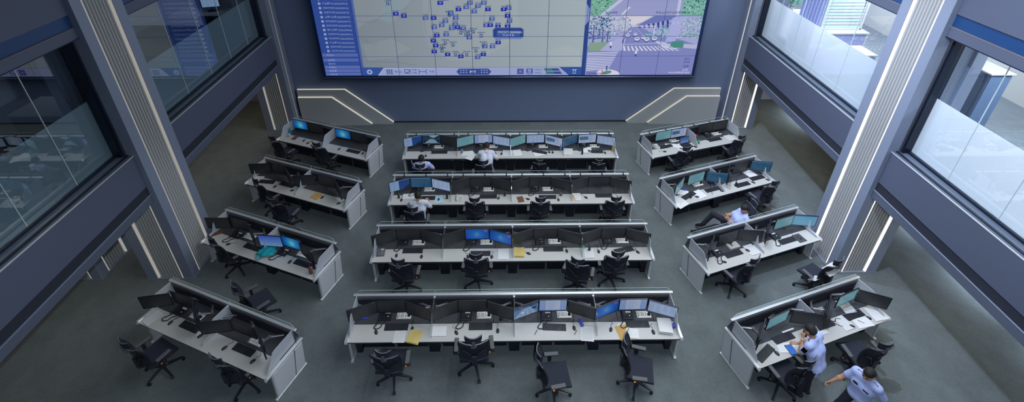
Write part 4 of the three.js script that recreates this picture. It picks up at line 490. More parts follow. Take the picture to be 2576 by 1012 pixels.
for (const [k, u, v, l] of [['C4', 5.749, -0.10, 'black pen on papers in fourth row'], ['C4', 4.661, -0.073, 'thin pen beside mouse in fourth row'], ['C4', 3.843, -0.089, 'short black marker on bare desk, fourth row'], ['C3', 6.432, -0.224, 'black pen beside tilted keyboard, third row'], ['R4', 0.898, -0.09, 'black pen beside tablet on fourth street-side console'], ['R4', 2.823, -0.048, 'black pen on sheets, outer bay, fourth street-side console'], ['L4', 0.664, -0.278, 'black pen on fourth map-side console'], ['R2', 1.339, -0.083, 'black pen on second street-side console']]) { const t = put('pen', l, 'pen', k, u, v, k === 'R4' ? 30 : -30, TOP + 0.012); mesh('barrel', bar([0, 0, -0.07], [0, 0, 0.05], 0.006, 8), M.black, t); mesh('tip', new THREE.ConeGeometry(0.006, 0.02, 8).rotateX(Math.PI / 2).translate(0, 0, 0.06), M.chairRim, t); }
for (const [k, u, v, l, c] of [['C3', 5.295, -0.229, 'handheld radio with blue antenna tip, third row', M.blue], ['C2', 1.582, -0.155, 'handheld radio at street end of first bay, second row', M.black], ['C2', 0.22, -0.19, 'handheld radio with yellow knob beside seated person, second row', M.amber], ['C2', 3.21, -0.255, 'handheld radio beside divider, second row', M.red], ['C1', 0.886, -0.191, 'handheld radio beside keyboard, first bay, first row', M.blue], ['C1', 5.706, -0.108, 'handheld radio in fourth bay, first row', M.black], ['R2', 0.622, -0.112, 'handheld radio with blue tip on second street-side console', M.blue], ['R2', 2.211, -0.122, 'handheld radio, outer bay, second street-side console', M.black]]) { const t = put('radio', l, 'radio', k, u, v); mesh('body', rb(0.06, 0.13, 0.04, 0, 0.065, 0, 0.008), M.plastic, t); mesh('antenna', [cyl(0.008, 0.01, 0.12, -0.018, 0.19, 0, 10)], M.black, t); mesh('knob', cyl(0.008, 0.008, 0.02, 0.015, 0.14, 0, 10), c, t); }
for (const [k, u, v, a, l, m] of [['C2', 1.92, -0.15, 0, 'white desk telephone with keypad, second row', M.white], ['C3', 0.167, -0.198, 4, 'grey desk telephone at map end of third row', M.edge], ['R1', 0.43, -0.42, 8, 'white multi-line telephone on first street-side console', M.white], ['R2', 1.942, -0.175, 30, 'small white telephone on second street-side console', M.white]]) { const t = put('telephone', l, 'telephone', k, u, v, a); mesh('base', sideOutline([[-0.11, 0], [0.11, 0], [0.11, 0.02], [-0.11, 0.06]], -0.09, 0.09, 0.004), m, t); mesh('handset', [tube([[-0.06, 0.08, -0.09], [-0.06, 0.085, 0], [-0.06, 0.055, 0.09]], 0.016, 10, 8), ball(0.024, -0.06, 0.07, -0.09, 10), ball(0.024, -0.06, 0.045, 0.09, 10)], m, t); const g = []; for (let i = 0; i < 3; i++) for (let j = 0; j < 4; j++) g.push(bx(0.016, 0.008, 0.014, 0.01 + i * 0.025, 0.041 - j * 0.0045, -0.01 + j * 0.025)); mesh('keys', g, M.keyGrey, t); mesh('display', rb(0.07, 0.006, 0.035, 0.035, 0.056, -0.065, 0.002).rotateX(0), M.lcd, t); }
for (const [k, u, v, l, m, w, d] of [['C4', 3.176, -0.434, 'flat black terminal on deck, second bay, fourth row', M.blackGloss, 0.19, 0.12], ['C4', 0.234, -0.482, 'small blue card on deck, first bay, fourth row', M.blue, 0.12, 0.07], ['C3', 5.177, -0.333, 'small green label card beside divider, third row', M.green, 0.04, 0.1], ['C1', 0.55, -0.5, 'blue-lit card below second monitor, first row', M.blue, 0.1, 0.06], ['C1', 1.5, -0.5, 'blue-lit card below switched-off monitor, first row', M.blue, 0.1, 0.06], ['L4', 1.68, -0.30, 'small red tag below monitor, fourth map-side console', M.red, 0.06, 0.04], ['L4', 1.441, -0.186, 'white card beside mouse, fourth map-side console', M.paper, 0.08, 0.13], ['R2', 0.694, -0.449, 'blue card on deck of second street-side console', M.blue, 0.1, 0.06], ['R4', 1.19, -0.39, 'white ruler below lit monitor, fourth street-side console', M.paper, 0.3, 0.035]]) { const t = mesh('card', rb(w, 0.012, d, 0, 0.006, 0, 0.003), m); t.position.set(...at(k, u, TOP, v)); t.rotation.y = FR[k].turn; tag(t, l, 'card'); }
{ // laptop, box, bag, tablet, cords
  const t = put('laptop', 'open laptop with blue screen on first street-side console', 'laptop', 'R1', 1.436, -0.19, 4); mesh('base', rb(0.36, 0.02, 0.25, 0, 0.01, 0, 0.005), M.plastic, t); mesh('keys', KB.keys.clone().scale(0.66, 0.6, 0.9).translate(0, 0.012, -0.01), M.keys, t); const lid = mesh('lid', rb(0.36, 0.24, 0.01, 0, 0.12, -0.005, 0.004).rotateX(-0.22).translate(0, 0.02, -0.125), M.plastic, t); mesh('screen', bx(0.33, 0.2, 0.004, 0, 0.125, 0.003).rotateX(-0.22).translate(0, 0.02, -0.125), scrMat.violet, lid);
  const b = put('box', 'white box with black bracket on third street-side console', 'box', 'R3', 1.165, -0.477, 0); mesh('body', rb(0.3, 0.05, 0.24, 0, 0.025, 0, 0.008), M.white, b); mesh('bracket', [rb(0.12, 0.02, 0.02, -0.03, 0.06, -0.04, 0.004), rb(0.02, 0.02, 0.1, -0.05, 0.06, 0, 0.004)], M.black, b);
  const mp = mesh('mouse_pad', rb(0.24, 0.006, 0.28, 0, 0.002, 0, 0.002), M.deck); mp.position.set(...at('R3', 2.98, TOP, -0.13)); mp.rotation.y = FR.R3.turn; tag(mp, 'dark mouse pad at outer end of third street-side console', 'mouse pad');
  const p2 = put('box', 'white box under switched-off monitor, fourth street-side console', 'box', 'R4', 2.85, -0.46, -4); mesh('body', rb(0.26, 0.03, 0.2, 0, 0.015, 0, 0.006), M.white, p2); mesh('lid_line', rb(0.262, 0.004, 0.202, 0, 0.024, 0, 0.001), M.keyGrey, p2);
  const g = new THREE.SphereGeometry(1, 22, 14), q = g.attributes.position; for (let i = 0; i < q.count; i++) { const x = q.getX(i), y = q.getY(i), z = q.getZ(i), n = 1 + 0.13 * Math.sin(x * 7 + z * 5) + 0.1 * Math.sin(z * 9 - y * 6); q.setXYZ(i, x * 0.21 * n, Math.max(0, 0.07 + y * 0.07 * n), z * 0.17 * n); } g.computeVertexNormals();
  const bag = put('bag', 'crumpled teal cloth bag on third map-side console', 'bag', 'L3', 1.808, -0.20, 35); mesh('cloth', g, M.teal, bag); mesh('strap', tube([[-0.15, 0.06, 0.05], [-0.22, 0.05, 0.12], [-0.2, 0.03, 0.2], [-0.1, 0.03, 0.17]], 0.012, 20, 6), M.teal, bag);
  const gc = put('network_box', 'small lit network box behind monitors, fourth street-side console', 'network box', 'R4', 0.82, -0.576, 0); mesh('body', rb(0.12, 0.05, 0.09, 0, 0.025, 0, 0.008), M.keyGrey, gc); mesh('lamp', rb(0.05, 0.01, 0.03, 0, 0.052, 0, 0.004), glow(new THREE.Color(0.45, 0.5, 0.9), 0.7), gc);
  const gc2 = put('network_box', 'small network box with cables, outer bay, fourth street-side console', 'network box', 'R4', 2.26, -0.56, 0); mesh('body', rb(0.12, 0.05, 0.09, 0, 0.025, 0, 0.008), M.keyGrey, gc2); mesh('cables', [tube([[0.03, 0.03, 0.05], [0.06, 0.05, 0.1], [0.0, 0.03, 0.15]], 0.006, 12, 5), tube([[-0.03, 0.03, 0.05], [-0.05, 0.06, 0.1], [0.02, 0.02, 0.13]], 0.006, 12, 5)], M.amber, gc2);
  const cd = put('lanyard', 'dark lanyard cord on desk, fourth street-side console', 'lanyard', 'R4', 2.35, -0.22, 0); mesh('strap', [tube([[-0.12, 0.006, -0.06], [-0.04, 0.01, -0.02], [0.03, 0.006, -0.07], [0.12, 0.008, -0.03]], 0.008, 20, 5)], M.cable, cd); mesh('hook', tube([[-0.1, 0.006, -0.02], [-0.02, 0.006, 0.10], [0.01, 0.006, 0.12], [-0.01, 0.006, 0.13]], 0.006, 14, 5), M.cable, cd);
  const wc = mesh('cable', tube([[0, 0.62, 0], [0.03, 0.5, 0.05], [0.08, 0.38, 0.04], [0.12, 0.3, 0.1], [0.2, 0.15, 0.08]], 0.012, 24, 6), M.keyWhite); wc.position.set(...at('C1', 0.22, 0, -0.02)); tag(wc, 'white cable hanging below desk beside seated person, first row', 'cable');
}
// ---------- office chairs (local: the user faces -z) ----------
function bent(w, h, d, nx, ny, f) { const g = new THREE.BoxGeometry(w, h, d, nx, ny, 1), p = g.attributes.position; for (let i = 0; i < p.count; i++) { const [x, y, z] = f(p.getX(i), p.getY(i), p.getZ(i)); p.setXYZ(i, x, y, z); } g.computeVertexNormals(); return g; }
const backF = (x, y, z) => { const t = (y + 0.25) / 0.5, k = 0.86 + 0.14 * Math.sin(t * 2.4); return [x * k, 0.79 + y - 0.06 * (x / 0.24) ** 2 * 0 + (t > 0.9 ? 0.025 * (x / 0.24) ** 2 : 0), z + 0.25 + 0.07 * t - 0.05 * Math.sin(t * 3.1) - 0.10 * (x / 0.24) ** 2 * 0.55]; };
const ring = (pts, r, seg = 40) => tube(pts, r, seg, 6, true);
const CH = {
  seat: bent(0.50, 0.07, 0.49, 8, 8, (x, y, z) => { const e = Math.max(Math.abs(x) / 0.25, Math.abs(z) / 0.245); return [x * (1 - 0.05 * (Math.abs(z) / 0.245) ** 4), 0.485 + y * (1 - 0.35 * e ** 4) - 0.035 * Math.max(0, -z - 0.12) / 0.12 - 0.012 * (1 - (x / 0.25) ** 2), z - 0.02]; }),
  pan: rb(0.30, 0.06, 0.34, 0, 0.42, 0.02, 0.02, 2),
  mesh: bent(0.47, 0.49, 0.012, 10, 10, backF),
  frame: ring([[-0.24, -0.25], [-0.12, -0.262], [0, -0.265], [0.12, -0.262], [0.24, -0.25], [0.245, 0], [0.24, 0.25], [0.12, 0.248], [0, 0.246], [-0.12, 0.248], [-0.24, 0.25], [-0.245, 0]].map(([x, y]) => backF(x, y, 0)), 0.014, 60),
  topRim: tube([[-0.24, 0.258], [-0.12, 0.256], [0, 0.254], [0.12, 0.256], [0.24, 0.258]].map(([x, y]) => backF(x, y, 0.004)), 0.013, 20),
  lumbar: join([tube([[-0.2, 0.02], [-0.07, -0.08], [-0.05, -0.2]].map(([x, y]) => backF(x, y, 0.035)), 0.018, 16), tube([[0.2, 0.02], [0.07, -0.08], [0.05, -0.2]].map(([x, y]) => backF(x, y, 0.035)), 0.018, 16), rb(0.09, 0.24, 0.03, 0, 0.60, 0.30, 0.012, 2), tube([[0, 0.54, 0.30], [0, 0.45, 0.24], [0, 0.41, 0.1]], 0.03, 12, 8)]),
  post: join([rb(0.05, 0.16, 0.022, 0, 1.07, 0.345, 0.008, 2), rb(0.10, 0.04, 0.03, 0, 1.015, 0.335, 0.008)]),
  head: bent(0.28, 0.13, 0.022, 8, 4, (x, y, z) => [x * (1 - 0.15 * (y < 0 ? -y / 0.065 : 0)), 1.15 + y + 0.02 * (x / 0.14) ** 2 * (y > 0 ? 1 : 0.2), z + 0.335 - 0.05 * (x / 0.14) ** 2]),
  headRim: tube([-0.14, -0.07, 0, 0.07, 0.14].map((x) => [x, 1.217 + 0.02 * (x / 0.14) ** 2, 0.335 - 0.05 * (x / 0.14) ** 2]), 0.01, 16),
  armPad: rb(0.075, 0.028, 0.26, 0, 0, 0, 0.012, 2), armPost: join([rb(0.035, 0.17, 0.06, 0, -0.10, 0.02, 0.01, 2), rb(0.1, 0.03, 0.05, 0, -0.19, 0.02, 0.01)]),
  column: join([cyl(0.028, 0.028, 0.22, 0, 0.30, 0, 14), cyl(0.045, 0.055, 0.10, 0, 0.14, 0, 14)]),
  leg: bent(0.05, 0.035, 0.29, 2, 6, (x, y, z) => { const t = (z + 0.145) / 0.29; return [x * (1 - 0.35 * t), 0.115 + y * (1 - 0.3 * t) - 0.035 * t, z + 0.175]; }),
  caster: join([cyl(0.028, 0.028, 0.02, 0, 0, 0, 12).rotateZ(Math.PI / 2).translate(-0.014, 0.028, 0.315), cyl(0.028, 0.028, 0.02, 0, 0, 0, 12).rotateZ(Math.PI / 2).translate(0.014, 0.028, 0.315), rb(0.045, 0.03, 0.04, 0, 0.058, 0.31, 0.01)]),
  tag: rb(0.03, 0.012, 0.035, 0.262, 0.45, 0.06, 0.004),
};
const chair0 = (() => {
  const t = thing('office_chair', 'black mesh office chair', 'chair');
  mesh('seat', CH.seat, M.chairSeat, t); mesh('seat_pan', CH.pan, M.plastic, t);
  const b = mesh('backrest', CH.mesh, M.chairMesh, t); mesh('frame', CH.frame, M.plastic, b); mesh('top_rim', CH.topRim, M.chairRim, b); mesh('lumbar_support', CH.lumbar, M.plastic, t);
  const h = mesh('headrest', CH.head, M.chairMesh, t); mesh('rim', CH.headRim, M.chairRim, h); mesh('headrest_post', CH.post, M.chairPad, t);
  for (const s of [-1, 1]) { const a = mesh('armrest', CH.armPad, M.chairPad, t); a.position.set(s * 0.30, 0.625, 0.0); a.rotation.y = s * 0.06; mesh('post', CH.armPost, M.plastic, a); }
  mesh('gas_column', CH.column, M.plastic, t);
  for (let i = 0; i < 5; i++) { const l = mesh('leg', CH.leg, M.plastic, t); l.rotation.y = i * Math.PI * 0.4 + 0.2; mesh('caster', CH.caster, M.black, l); }
  mesh('lever_tag', CH.tag, M.orange, t); t.scale.setScalar(1.1);
  return t;
})();
const CHAIRS = [
  [-2.45, -6.0, 2, 'facing the desk below yellow notepad, first bay, fourth row'], [-0.82, -6.23, -4, 'facing the desk, second bay, fourth row'], [0.76, -5.69, 83, 'turned sideways in open floor, third bay, fourth row'], [2.43, -5.81, 102, 'turned sideways below loose papers, fourth bay, fourth row'],
  [-2.57, -8.24, 7, 'slightly turned, first bay, third row'], [-0.86, -8.38, 0, 'pushed up to keyboard, second bay, third row'], [1.57, -8.2, 20, 'turned away and pulled out, third row, between third and fourth bays'], [2.42, -8.42, 0, 'pushed up to tilted keyboard, fourth bay, third row'],
  [-1.0, -10.44, 0, 'empty in second bay, second row'], [0.77, -10.43, 0, 'empty in third bay, second row'], [2.8, -10.44, 0, 'empty in fourth bay, second row'], [-2.58, -10.08, 2, 'holding seated person in white shirt, second row'],
  [-2.70, -11.98, -4, 'holding seated person in pale shirt, first row'], [-0.85, -12.14, -6, 'holding person leaning on desk, first row'], [0.92, -12.42, 12, 'pushed under desk in third bay, first row'], [2.74, -12.40, 8, 'pushed under desk in fourth bay, first row'],
  [-7.42, -13.40, 32, 'at outer bay of first map-side console'], [-5.93, -13.02, 22, 'at aisle bay of first map-side console'], [-6.94, -11.19, 40, 'at outer bay of second map-side console'], [-6.22, -10.37, 18, 'pulled far out behind third map-side console'],
  [-6.98, -8.92, 38, 'at outer bay of third map-side console'], [-5.73, -7.48, 44, 'pulled out behind fourth map-side console'], [-7.25, -6.23, 27, 'at outer bay of fourth map-side console'], [-5.38, -5.90, 24, 'at aisle bay of fourth map-side console'],
  [5.42, -12.80, -14, 'at aisle bay of first street-side console'], [7.41, -13.44, -18, 'at outer bay of first street-side console'], [7.23, -10.98, -25, 'at outer bay of second street-side console'], [6.02, -9.74, -96, 'holding reclining person with phone'],
  [5.36, -8.16, -28, 'at aisle bay of third street-side console'], [7.26, -8.1, -22, 'draped with newspaper behind fourth street-side console'], [5.30, -5.72, -20, 'at aisle bay of fourth street-side console beside standing person'], [7.0, -6.05, -6, 'pulled out from outer bay of fourth street-side console'],
];
CHAIRS.forEach(([x, z, f, l], i) => { const label = `black mesh office chair ${l}`; let c = chair0; if (i) c = copyOf(chair0, label, [x, 0, z], -f * D); else { c.position.set(x, 0, z); c.rotation.y = -f * D; c.userData.label = label; } c.userData.group = 'black mesh office chairs'; if (/pushed under/.test(l)) c.scale.setScalar(0.84); else if (/holding seated|holding person|second row|first street/.test(l)) c.scale.setScalar(1.03); else if (/second bay, fourth/.test(l)) c.scale.setScalar(1.18); });
{ const n = thing('newspaper', 'white newspaper draped over back of office chair, fourth street-side console', 'newspaper', [7.26, 0, -8.1], 22 * D); mesh('page', bent(0.36, 0.004, 0.3, 10, 8, (x, y, z) => [x, 0.99 + y + 0.03 * Math.sin(x * 12) - 0.5 * Math.max(0, z - 0.02), 0.26 + z * 0.75]), M.page1, n); mesh('page', bent(0.3, 0.004, 0.34, 8, 8, (x, y, z) => [x - 0.2, 0.56 + y + 0.05 * Math.sin(z * 9 + x * 5) + 0.5 * Math.max(0, z), 0.12 + z * 0.6]), M.page2, n); }
// ---------- people: smooth blended limbs meshed with surface nets ----------
const V3 = (a) => new THREE.Vector3(...a);
function surfaceNet(f, lo, hi, c) {
  const n = [0, 1, 2].map((i) => Math.ceil((hi[i] - lo[i]) / c) + 2), [nx, ny, nz] = n, F = new Float32Array(nx * ny * nz), id = (i, j, k) => (k * ny + j) * nx + i;
  for (let k = 0; k < nz; k++) for (let j = 0; j < ny; j++) for (let i = 0; i < nx; i++) F[id(i, j, k)] = f(lo[0] + i * c, lo[1] + j * c, lo[2] + k * c);
  const pos = [], idx = [], map = new Int32Array(nx * ny * nz).fill(-1);
  for (let k = 0; k < nz - 1; k++) for (let j = 0; j < ny - 1; j++) for (let i = 0; i < nx - 1; i++) {
    let m = 0, sx = 0, sy = 0, sz = 0, cnt = 0; const v = [];
    for (let q = 0; q < 8; q++) { const val = F[id(i + (q & 1), j + ((q >> 1) & 1), k + (q >> 2))]; v.push(val); if (val < 0) m |= 1 << q; }
    if (m === 0 || m === 255) continue;
    for (const [a, b] of [[0, 1], [2, 3], [4, 5], [6, 7], [0, 2], [1, 3], [4, 6], [5, 7], [0, 4], [1, 5], [2, 6], [3, 7]]) { if ((v[a] < 0) === (v[b] < 0)) continue; const t = v[a] / (v[a] - v[b]); sx += (a & 1) + t * ((b & 1) - (a & 1)); sy += ((a >> 1) & 1) + t * (((b >> 1) & 1) - ((a >> 1) & 1)); sz += (a >> 2) + t * ((b >> 2) - (a >> 2)); cnt++; }
    map[id(i, j, k)] = pos.length / 3; pos.push(lo[0] + (i + sx / cnt) * c, lo[1] + (j + sy / cnt) * c, lo[2] + (k + sz / cnt) * c);
  }
  const quad = (a, b, d, e, flip) => { if (a < 0 || b < 0 || d < 0 || e < 0) return; flip ? idx.push(a, d, b, b, d, e) : idx.push(a, b, d, b, e, d); };
  for (let k = 1; k < nz - 1; k++) for (let j = 1; j < ny - 1; j++) for (let i = 1; i < nx - 1; i++) {
    const a = F[id(i, j, k)] < 0;
    if (a !== (F[id(i + 1, j, k)] < 0)) quad(map[id(i, j - 1, k - 1)], map[id(i, j, k - 1)], map[id(i, j - 1, k)], map[id(i, j, k)], !a);
    if (a !== (F[id(i, j + 1, k)] < 0)) quad(map[id(i - 1, j, k - 1)], map[id(i - 1, j, k)], map[id(i, j, k - 1)], map[id(i, j, k)], !a);
    if (a !== (F[id(i, j, k + 1)] < 0)) quad(map[id(i - 1, j - 1, k)], map[id(i, j - 1, k)], map[id(i - 1, j, k)], map[id(i, j, k)], !a);
  }
  const g = new THREE.BufferGeometry(); g.setAttribute('position', new THREE.Float32BufferAttribute(pos, 3)); g.setAttribute('uv', new THREE.Float32BufferAttribute(new Float32Array(pos.length / 3 * 2), 2)); g.setIndex(idx); g.computeVertexNormals(); return g;
}
// bones: [ax,ay,az, bx,by,bz, ra, rb]
function field(bones, k, cut) {
  return (x, y, z) => {
    let d = 1;
    for (const b of bones) {
      const ux = b[3] - b[0], uy = b[4] - b[1], uz = b[5] - b[2], px = x - b[0], py = y - b[1], pz = z - b[2], l = ux * ux + uy * uy + uz * uz;
      const t = l > 1e-9 ? Math.max(0, Math.min(1, (px * ux + py * uy + pz * uz) / l)) : 0, e = Math.hypot(px - ux * t, py - uy * t, pz - uz * t) - (b[6] + (b[7] - b[6]) * t);
      if (e > d + k) continue;
      const h = Math.max(0, Math.min(1, 0.5 + 0.5 * (d - e) / k)); d = d + (e - d) * h - k * h * (1 - h);
    }
    if (cut) for (const c of cut) d = Math.max(d, (x - c[0]) * c[3] + (y - c[1]) * c[4] + (z - c[2]) * c[5]);
    return d;
  };
}
function shape(bones, k, c, cut) { const lo = [9, 9, 9], hi = [-9, -9, -9]; for (const b of bones) for (let i = 0; i < 3; i++) { const r = Math.max(b[6], b[7]) + 3 * c; lo[i] = Math.min(lo[i], b[i] - r, b[i + 3] - r); hi[i] = Math.max(hi[i], b[i] + r, b[i + 3] + r); } return surfaceNet(field(bones, k, cut), lo, hi, c); }
const bone = (a, b, ra, rb = ra) => [a.x, a.y, a.z, b.x, b.y, b.z, ra, rb];
const mixv = (a, b, t) => a.clone().lerp(b, t), off = (a, ...ds) => { const r = a.clone(); for (const [d, s] of ds) r.addScaledVector(d, s); return r; };
function hand(wrist, dir, palm, thumbSide, curl) {                  // dir: wrist to knuckles, palm: out of the palm, thumbSide: towards the thumb
  const o = [], kn = off(wrist, [dir, 0.09]);
  for (const s of [-1, -0.33, 0.33, 1]) o.push(bone(off(wrist, [thumbSide, s * 0.018], [dir, 0.015]), off(kn, [thumbSide, s * 0.032]), 0.014, 0.0125));
  [[1, 0.07], [0.33, 0.08], [-0.33, 0.074], [-1, 0.06]].forEach(([s, len], i) => {
    let p = off(kn, [thumbSide, s * 0.032]), a = 0.15 + curl * 0.35, d; const seg = [0.42, 0.33, 0.25];
    for (let j = 0; j < 3; j++) { d = dir.clone().multiplyScalar(Math.cos(a)).addScaledVector(palm, Math.sin(a)).addScaledVector(thumbSide, s * 0.06); const q = off(p, [d, len * seg[j]]); o.push(bone(p, q, 0.0092 - j * 0.0006, 0.0086 - j * 0.0006)); p = q; a += curl * (0.55 + 0.08 * i); }
  });
  const t0 = off(wrist, [dir, 0.03], [thumbSide, 0.026]), t1 = off(t0, [dir, 0.028], [thumbSide, 0.028], [palm, 0.012]), t2 = off(t1, [dir, 0.03], [thumbSide, 0.006], [palm, 0.012 + 0.015 * curl]);
  o.push(bone(t0, t1, 0.014, 0.0105), bone(t1, t2, 0.0105, 0.0085));
  return shape(o, 0.008, 0.0042);
}
function person(o) {
  const g = thing('person', o.label, 'person', o.at), up = V3(o.up || [0, 1, 0]).normalize();
  const J = {}; for (const k in o.j) J[k] = V3(o.j[k]).sub(V3(o.at));
  const L = V3(o.left).normalize(), F = V3(o.face).normalize(), HU = V3(o.headUp || [0, 1, 0]), HL = new THREE.Vector3().crossVectors(HU, F).normalize(); HU.crossVectors(F, HL).normalize();
  const sh = o.sh || 0.185, SL = J.SL || off(J.N, [L, sh], [up, -0.045]), SR = J.SR || off(J.N, [L, -sh], [up, -0.045]), HpL = off(J.P, [L, 0.085]), HpR = off(J.P, [L, -0.085]);
  const torso = (e) => [bone(off(J.P, [L, 0.07]), off(J.P, [L, -0.07]), 0.115 + e), bone(off(J.P, [L, 0.06]), off(J.C, [L, 0.075]), 0.105 + e, 0.115 + e), bone(off(J.P, [L, -0.06]), off(J.C, [L, -0.075]), 0.105 + e, 0.115 + e), bone(off(J.C, [L, 0.075]), mixv(J.N, SL, 0.55), 0.115 + e, 0.068 + e), bone(off(J.C, [L, -0.075]), mixv(J.N, SR, 0.55), 0.115 + e, 0.068 + e), bone(SL, SR, 0.062 + e)];
  const A = { L: [SL, J.EL, J.WL], R: [SR, J.ER, J.WR] }, Lg = { L: [HpL, J.KL, J.AL, J.TL], R: [HpR, J.KR, J.AR, J.TR] };
  // one continuous body: torso, neck, limbs; head and hands on finer grids, merged in
  const body = [...torso(-0.006), bone(J.N, mixv(J.N, J.H, 0.6), 0.056, 0.052)];
  for (const s of ['L', 'R']) { const [a, b, c] = A[s], [h, k, n, t] = Lg[s]; body.push(bone(a, b, 0.052, 0.042), bone(b, mixv(b, c, 0.35), 0.042, 0.041), bone(mixv(b, c, 0.35), c, 0.041, 0.027), bone(h, k, 0.085, 0.056), bone(k, mixv(k, n, 0.35), 0.054, 0.055), bone(mixv(k, n, 0.35), n, 0.055, 0.036), bone(n, t, 0.036, 0.03)); }
  const parts = [shape(body, 0.035, 0.013)], hc = J.H, hp = (f, u, l) => off(hc, [F, f], [HU, u], [HL, l]);
  const headB = [bone(hp(-0.02, 0.035, 0), hp(0.0, 0.03, 0), 0.088, 0.082), bone(hp(0.035, -0.02, 0.02), hp(0.035, -0.02, -0.02), 0.06), bone(hp(0.045, -0.075, 0.012), hp(0.045, -0.075, -0.012), 0.036), bone(hp(-0.01, -0.05, 0), hp(-0.02, -0.11, 0), 0.055, 0.05)];
  parts.push(shape(headB, 0.03, 0.006));
  parts.push(shape([bone(hp(0.085, 0.012, 0), hp(0.106, -0.028, 0), 0.008, 0.013), bone(hp(0.098, -0.03, 0.01), hp(0.098, -0.03, -0.01), 0.009)], 0.01, 0.004), ...[1, -1].map((s) => shape([bone(hp(-0.008, 0.012, s * 0.086), hp(-0.016, -0.03, s * 0.08), 0.016, 0.010), bone(hp(-0.016, 0.018, s * 0.094), hp(-0.022, -0.01, s * 0.092), 0.009, 0.008)], 0.01, 0.005)));
  for (const s of ['L', 'R']) if (o.hands && o.hands[s]) { const [, b, c] = A[s], q = o.hands[s], d = q.dir ? V3(q.dir).normalize() : c.clone().sub(b).normalize(), p = V3(q.palm); p.addScaledVector(d, -p.dot(d)).normalize(); const th = new THREE.Vector3().crossVectors(d, p).multiplyScalar(q.flip ? -1 : 1); parts.push(hand(c, d, p, th, q.curl ?? 0.5)); }
  const bd = mesh('body', parts.map((x) => { x.deleteAttribute('uv'); return x; }), M.skin, g);
  mesh('hair', shape([bone(hp(-0.025, 0.052, 0), hp(-0.008, 0.052, 0), 0.089, 0.086), bone(hp(-0.05, 0.0, 0.02), hp(-0.05, 0.0, -0.02), 0.068)], 0.03, 0.007, [[hp(0.064, 0, 0).x, hp(0.064, 0, 0).y, hp(0.064, 0, 0).z, F.x * 0.8 - HU.x * 0.6, F.y * 0.8 - HU.y * 0.6, F.z * 0.8 - HU.z * 0.6], [hp(0, -0.045, 0).x, hp(0, -0.045, 0).y, hp(0, -0.045, 0).z, -HU.x, -HU.y, -HU.z]]), M.hair, bd);
  for (const s of [1, -1]) { mesh('eye', ball(0.011, ...hp(0.083, 0.018, s * 0.032).toArray(), 10), M.black, bd); mesh('eyebrow', bar(hp(0.088, 0.042, s * 0.018).toArray(), hp(0.082, 0.045, s * 0.05).toArray(), 0.0045, 6), M.hair, bd); }
  mesh('mouth', bar(hp(0.083, -0.066, 0.022).toArray(), hp(0.083, -0.066, -0.022).toArray(), 0.0055, 6), M.lipc, bd);
  // clothes
  const shirt = [...torso(0.010)], cuts = [];
  for (const s of ['L', 'R']) { const [a, b] = A[s]; shirt.push(bone(a, mixv(a, b, 0.72), 0.066, 0.066)); }
  const hem = o.hem ?? 0.07, spine = J.C.clone().sub(J.P).normalize();
  cuts.push([J.P.x - spine.x * hem, J.P.y - spine.y * hem, J.P.z - spine.z * hem, -spine.x, -spine.y, -spine.z]);
  const sm = o.shirt === 'white' ? M.shirtWhite : M.shirtBlue, st = mesh('shirt', shape(shirt, 0.04, 0.011, cuts), sm, g);
  mesh('collar', shape([bone(off(J.N, [L, 0.03], [F, -0.03]), off(J.N, [L, -0.03], [F, -0.03]), 0.05), bone(off(J.N, [L, 0.045], [F, 0.03], [up, -0.02]), off(J.N, [L, -0.045], [F, 0.03], [up, -0.02]), 0.035)], 0.03, 0.009), sm, st);
  const tr = [bone(off(J.P, [L, 0.07]), off(J.P, [L, -0.07]), 0.122)]; for (const s of ['L', 'R']) { const [h, k, n] = Lg[s]; tr.push(bone(h, k, 0.098, 0.072), bone(k, mixv(k, n, 0.92), 0.072, 0.062)); }
  mesh('trousers', shape(tr, 0.04, 0.013), M.trousers, g);
  for (const s of ['L', 'R']) { const [, , n, t] = Lg[s], d = t.clone().sub(n); mesh('shoe', shape([bone(off(n, [d, -0.25]), off(n, [d, 0.25]), 0.045, 0.045), bone(off(n, [d, 0.2], [new THREE.Vector3(0, -1, 0), 0.012]), t, 0.045, 0.038)], 0.02, 0.01), M.shoe, g); }
  if (o.uniform) {
    const U2 = up;
    for (const [S, s] of [[SL, 1], [SR, -1]]) {
      const e0 = off(mixv(J.N, S, 0.55), [U2, 0.072]), e1 = off(S, [U2, 0.068], [L, s * 0.012]), ep = mesh('epaulette', flatBar(e0.toArray(), e1.toArray(), 0.055, 0.012), M.badge, st); mesh('star', [ball(0.012, ...off(mixv(e0, e1, 0.6), [U2, 0.006]).toArray(), 8), flatBar(mixv(e0, e1, 0.85).addScaledVector(U2, 0.006).toArray(), mixv(e0, e1, 0.98).addScaledVector(U2, 0.006).toArray(), 0.05, 0.006)], M.paper, ep);
    }
    const Fc = V3(o.chest || o.face).setY(0).normalize();
    if (o.badges) { mesh('chest_badge', rb(0.10, 0.03, 0.012, 0, 0, 0, 0.004).applyMatrix4(new THREE.Matrix4().makeBasis(L, up, Fc)).translate(...off(J.C, [L, 0.09], [Fc, 0.128], [up, 0.04]).toArray()), M.badge, st); mesh('chest_patch', new THREE.CylinderGeometry(0.045, 0.045, 0.012, 16).rotateX(Math.PI / 2).scale(1, 0.55, 1).applyMatrix4(new THREE.Matrix4().makeBasis(L, up, Fc)).translate(...off(J.C, [L, -0.09], [Fc, 0.126], [up, 0.05]).toArray()), M.badge, st); }
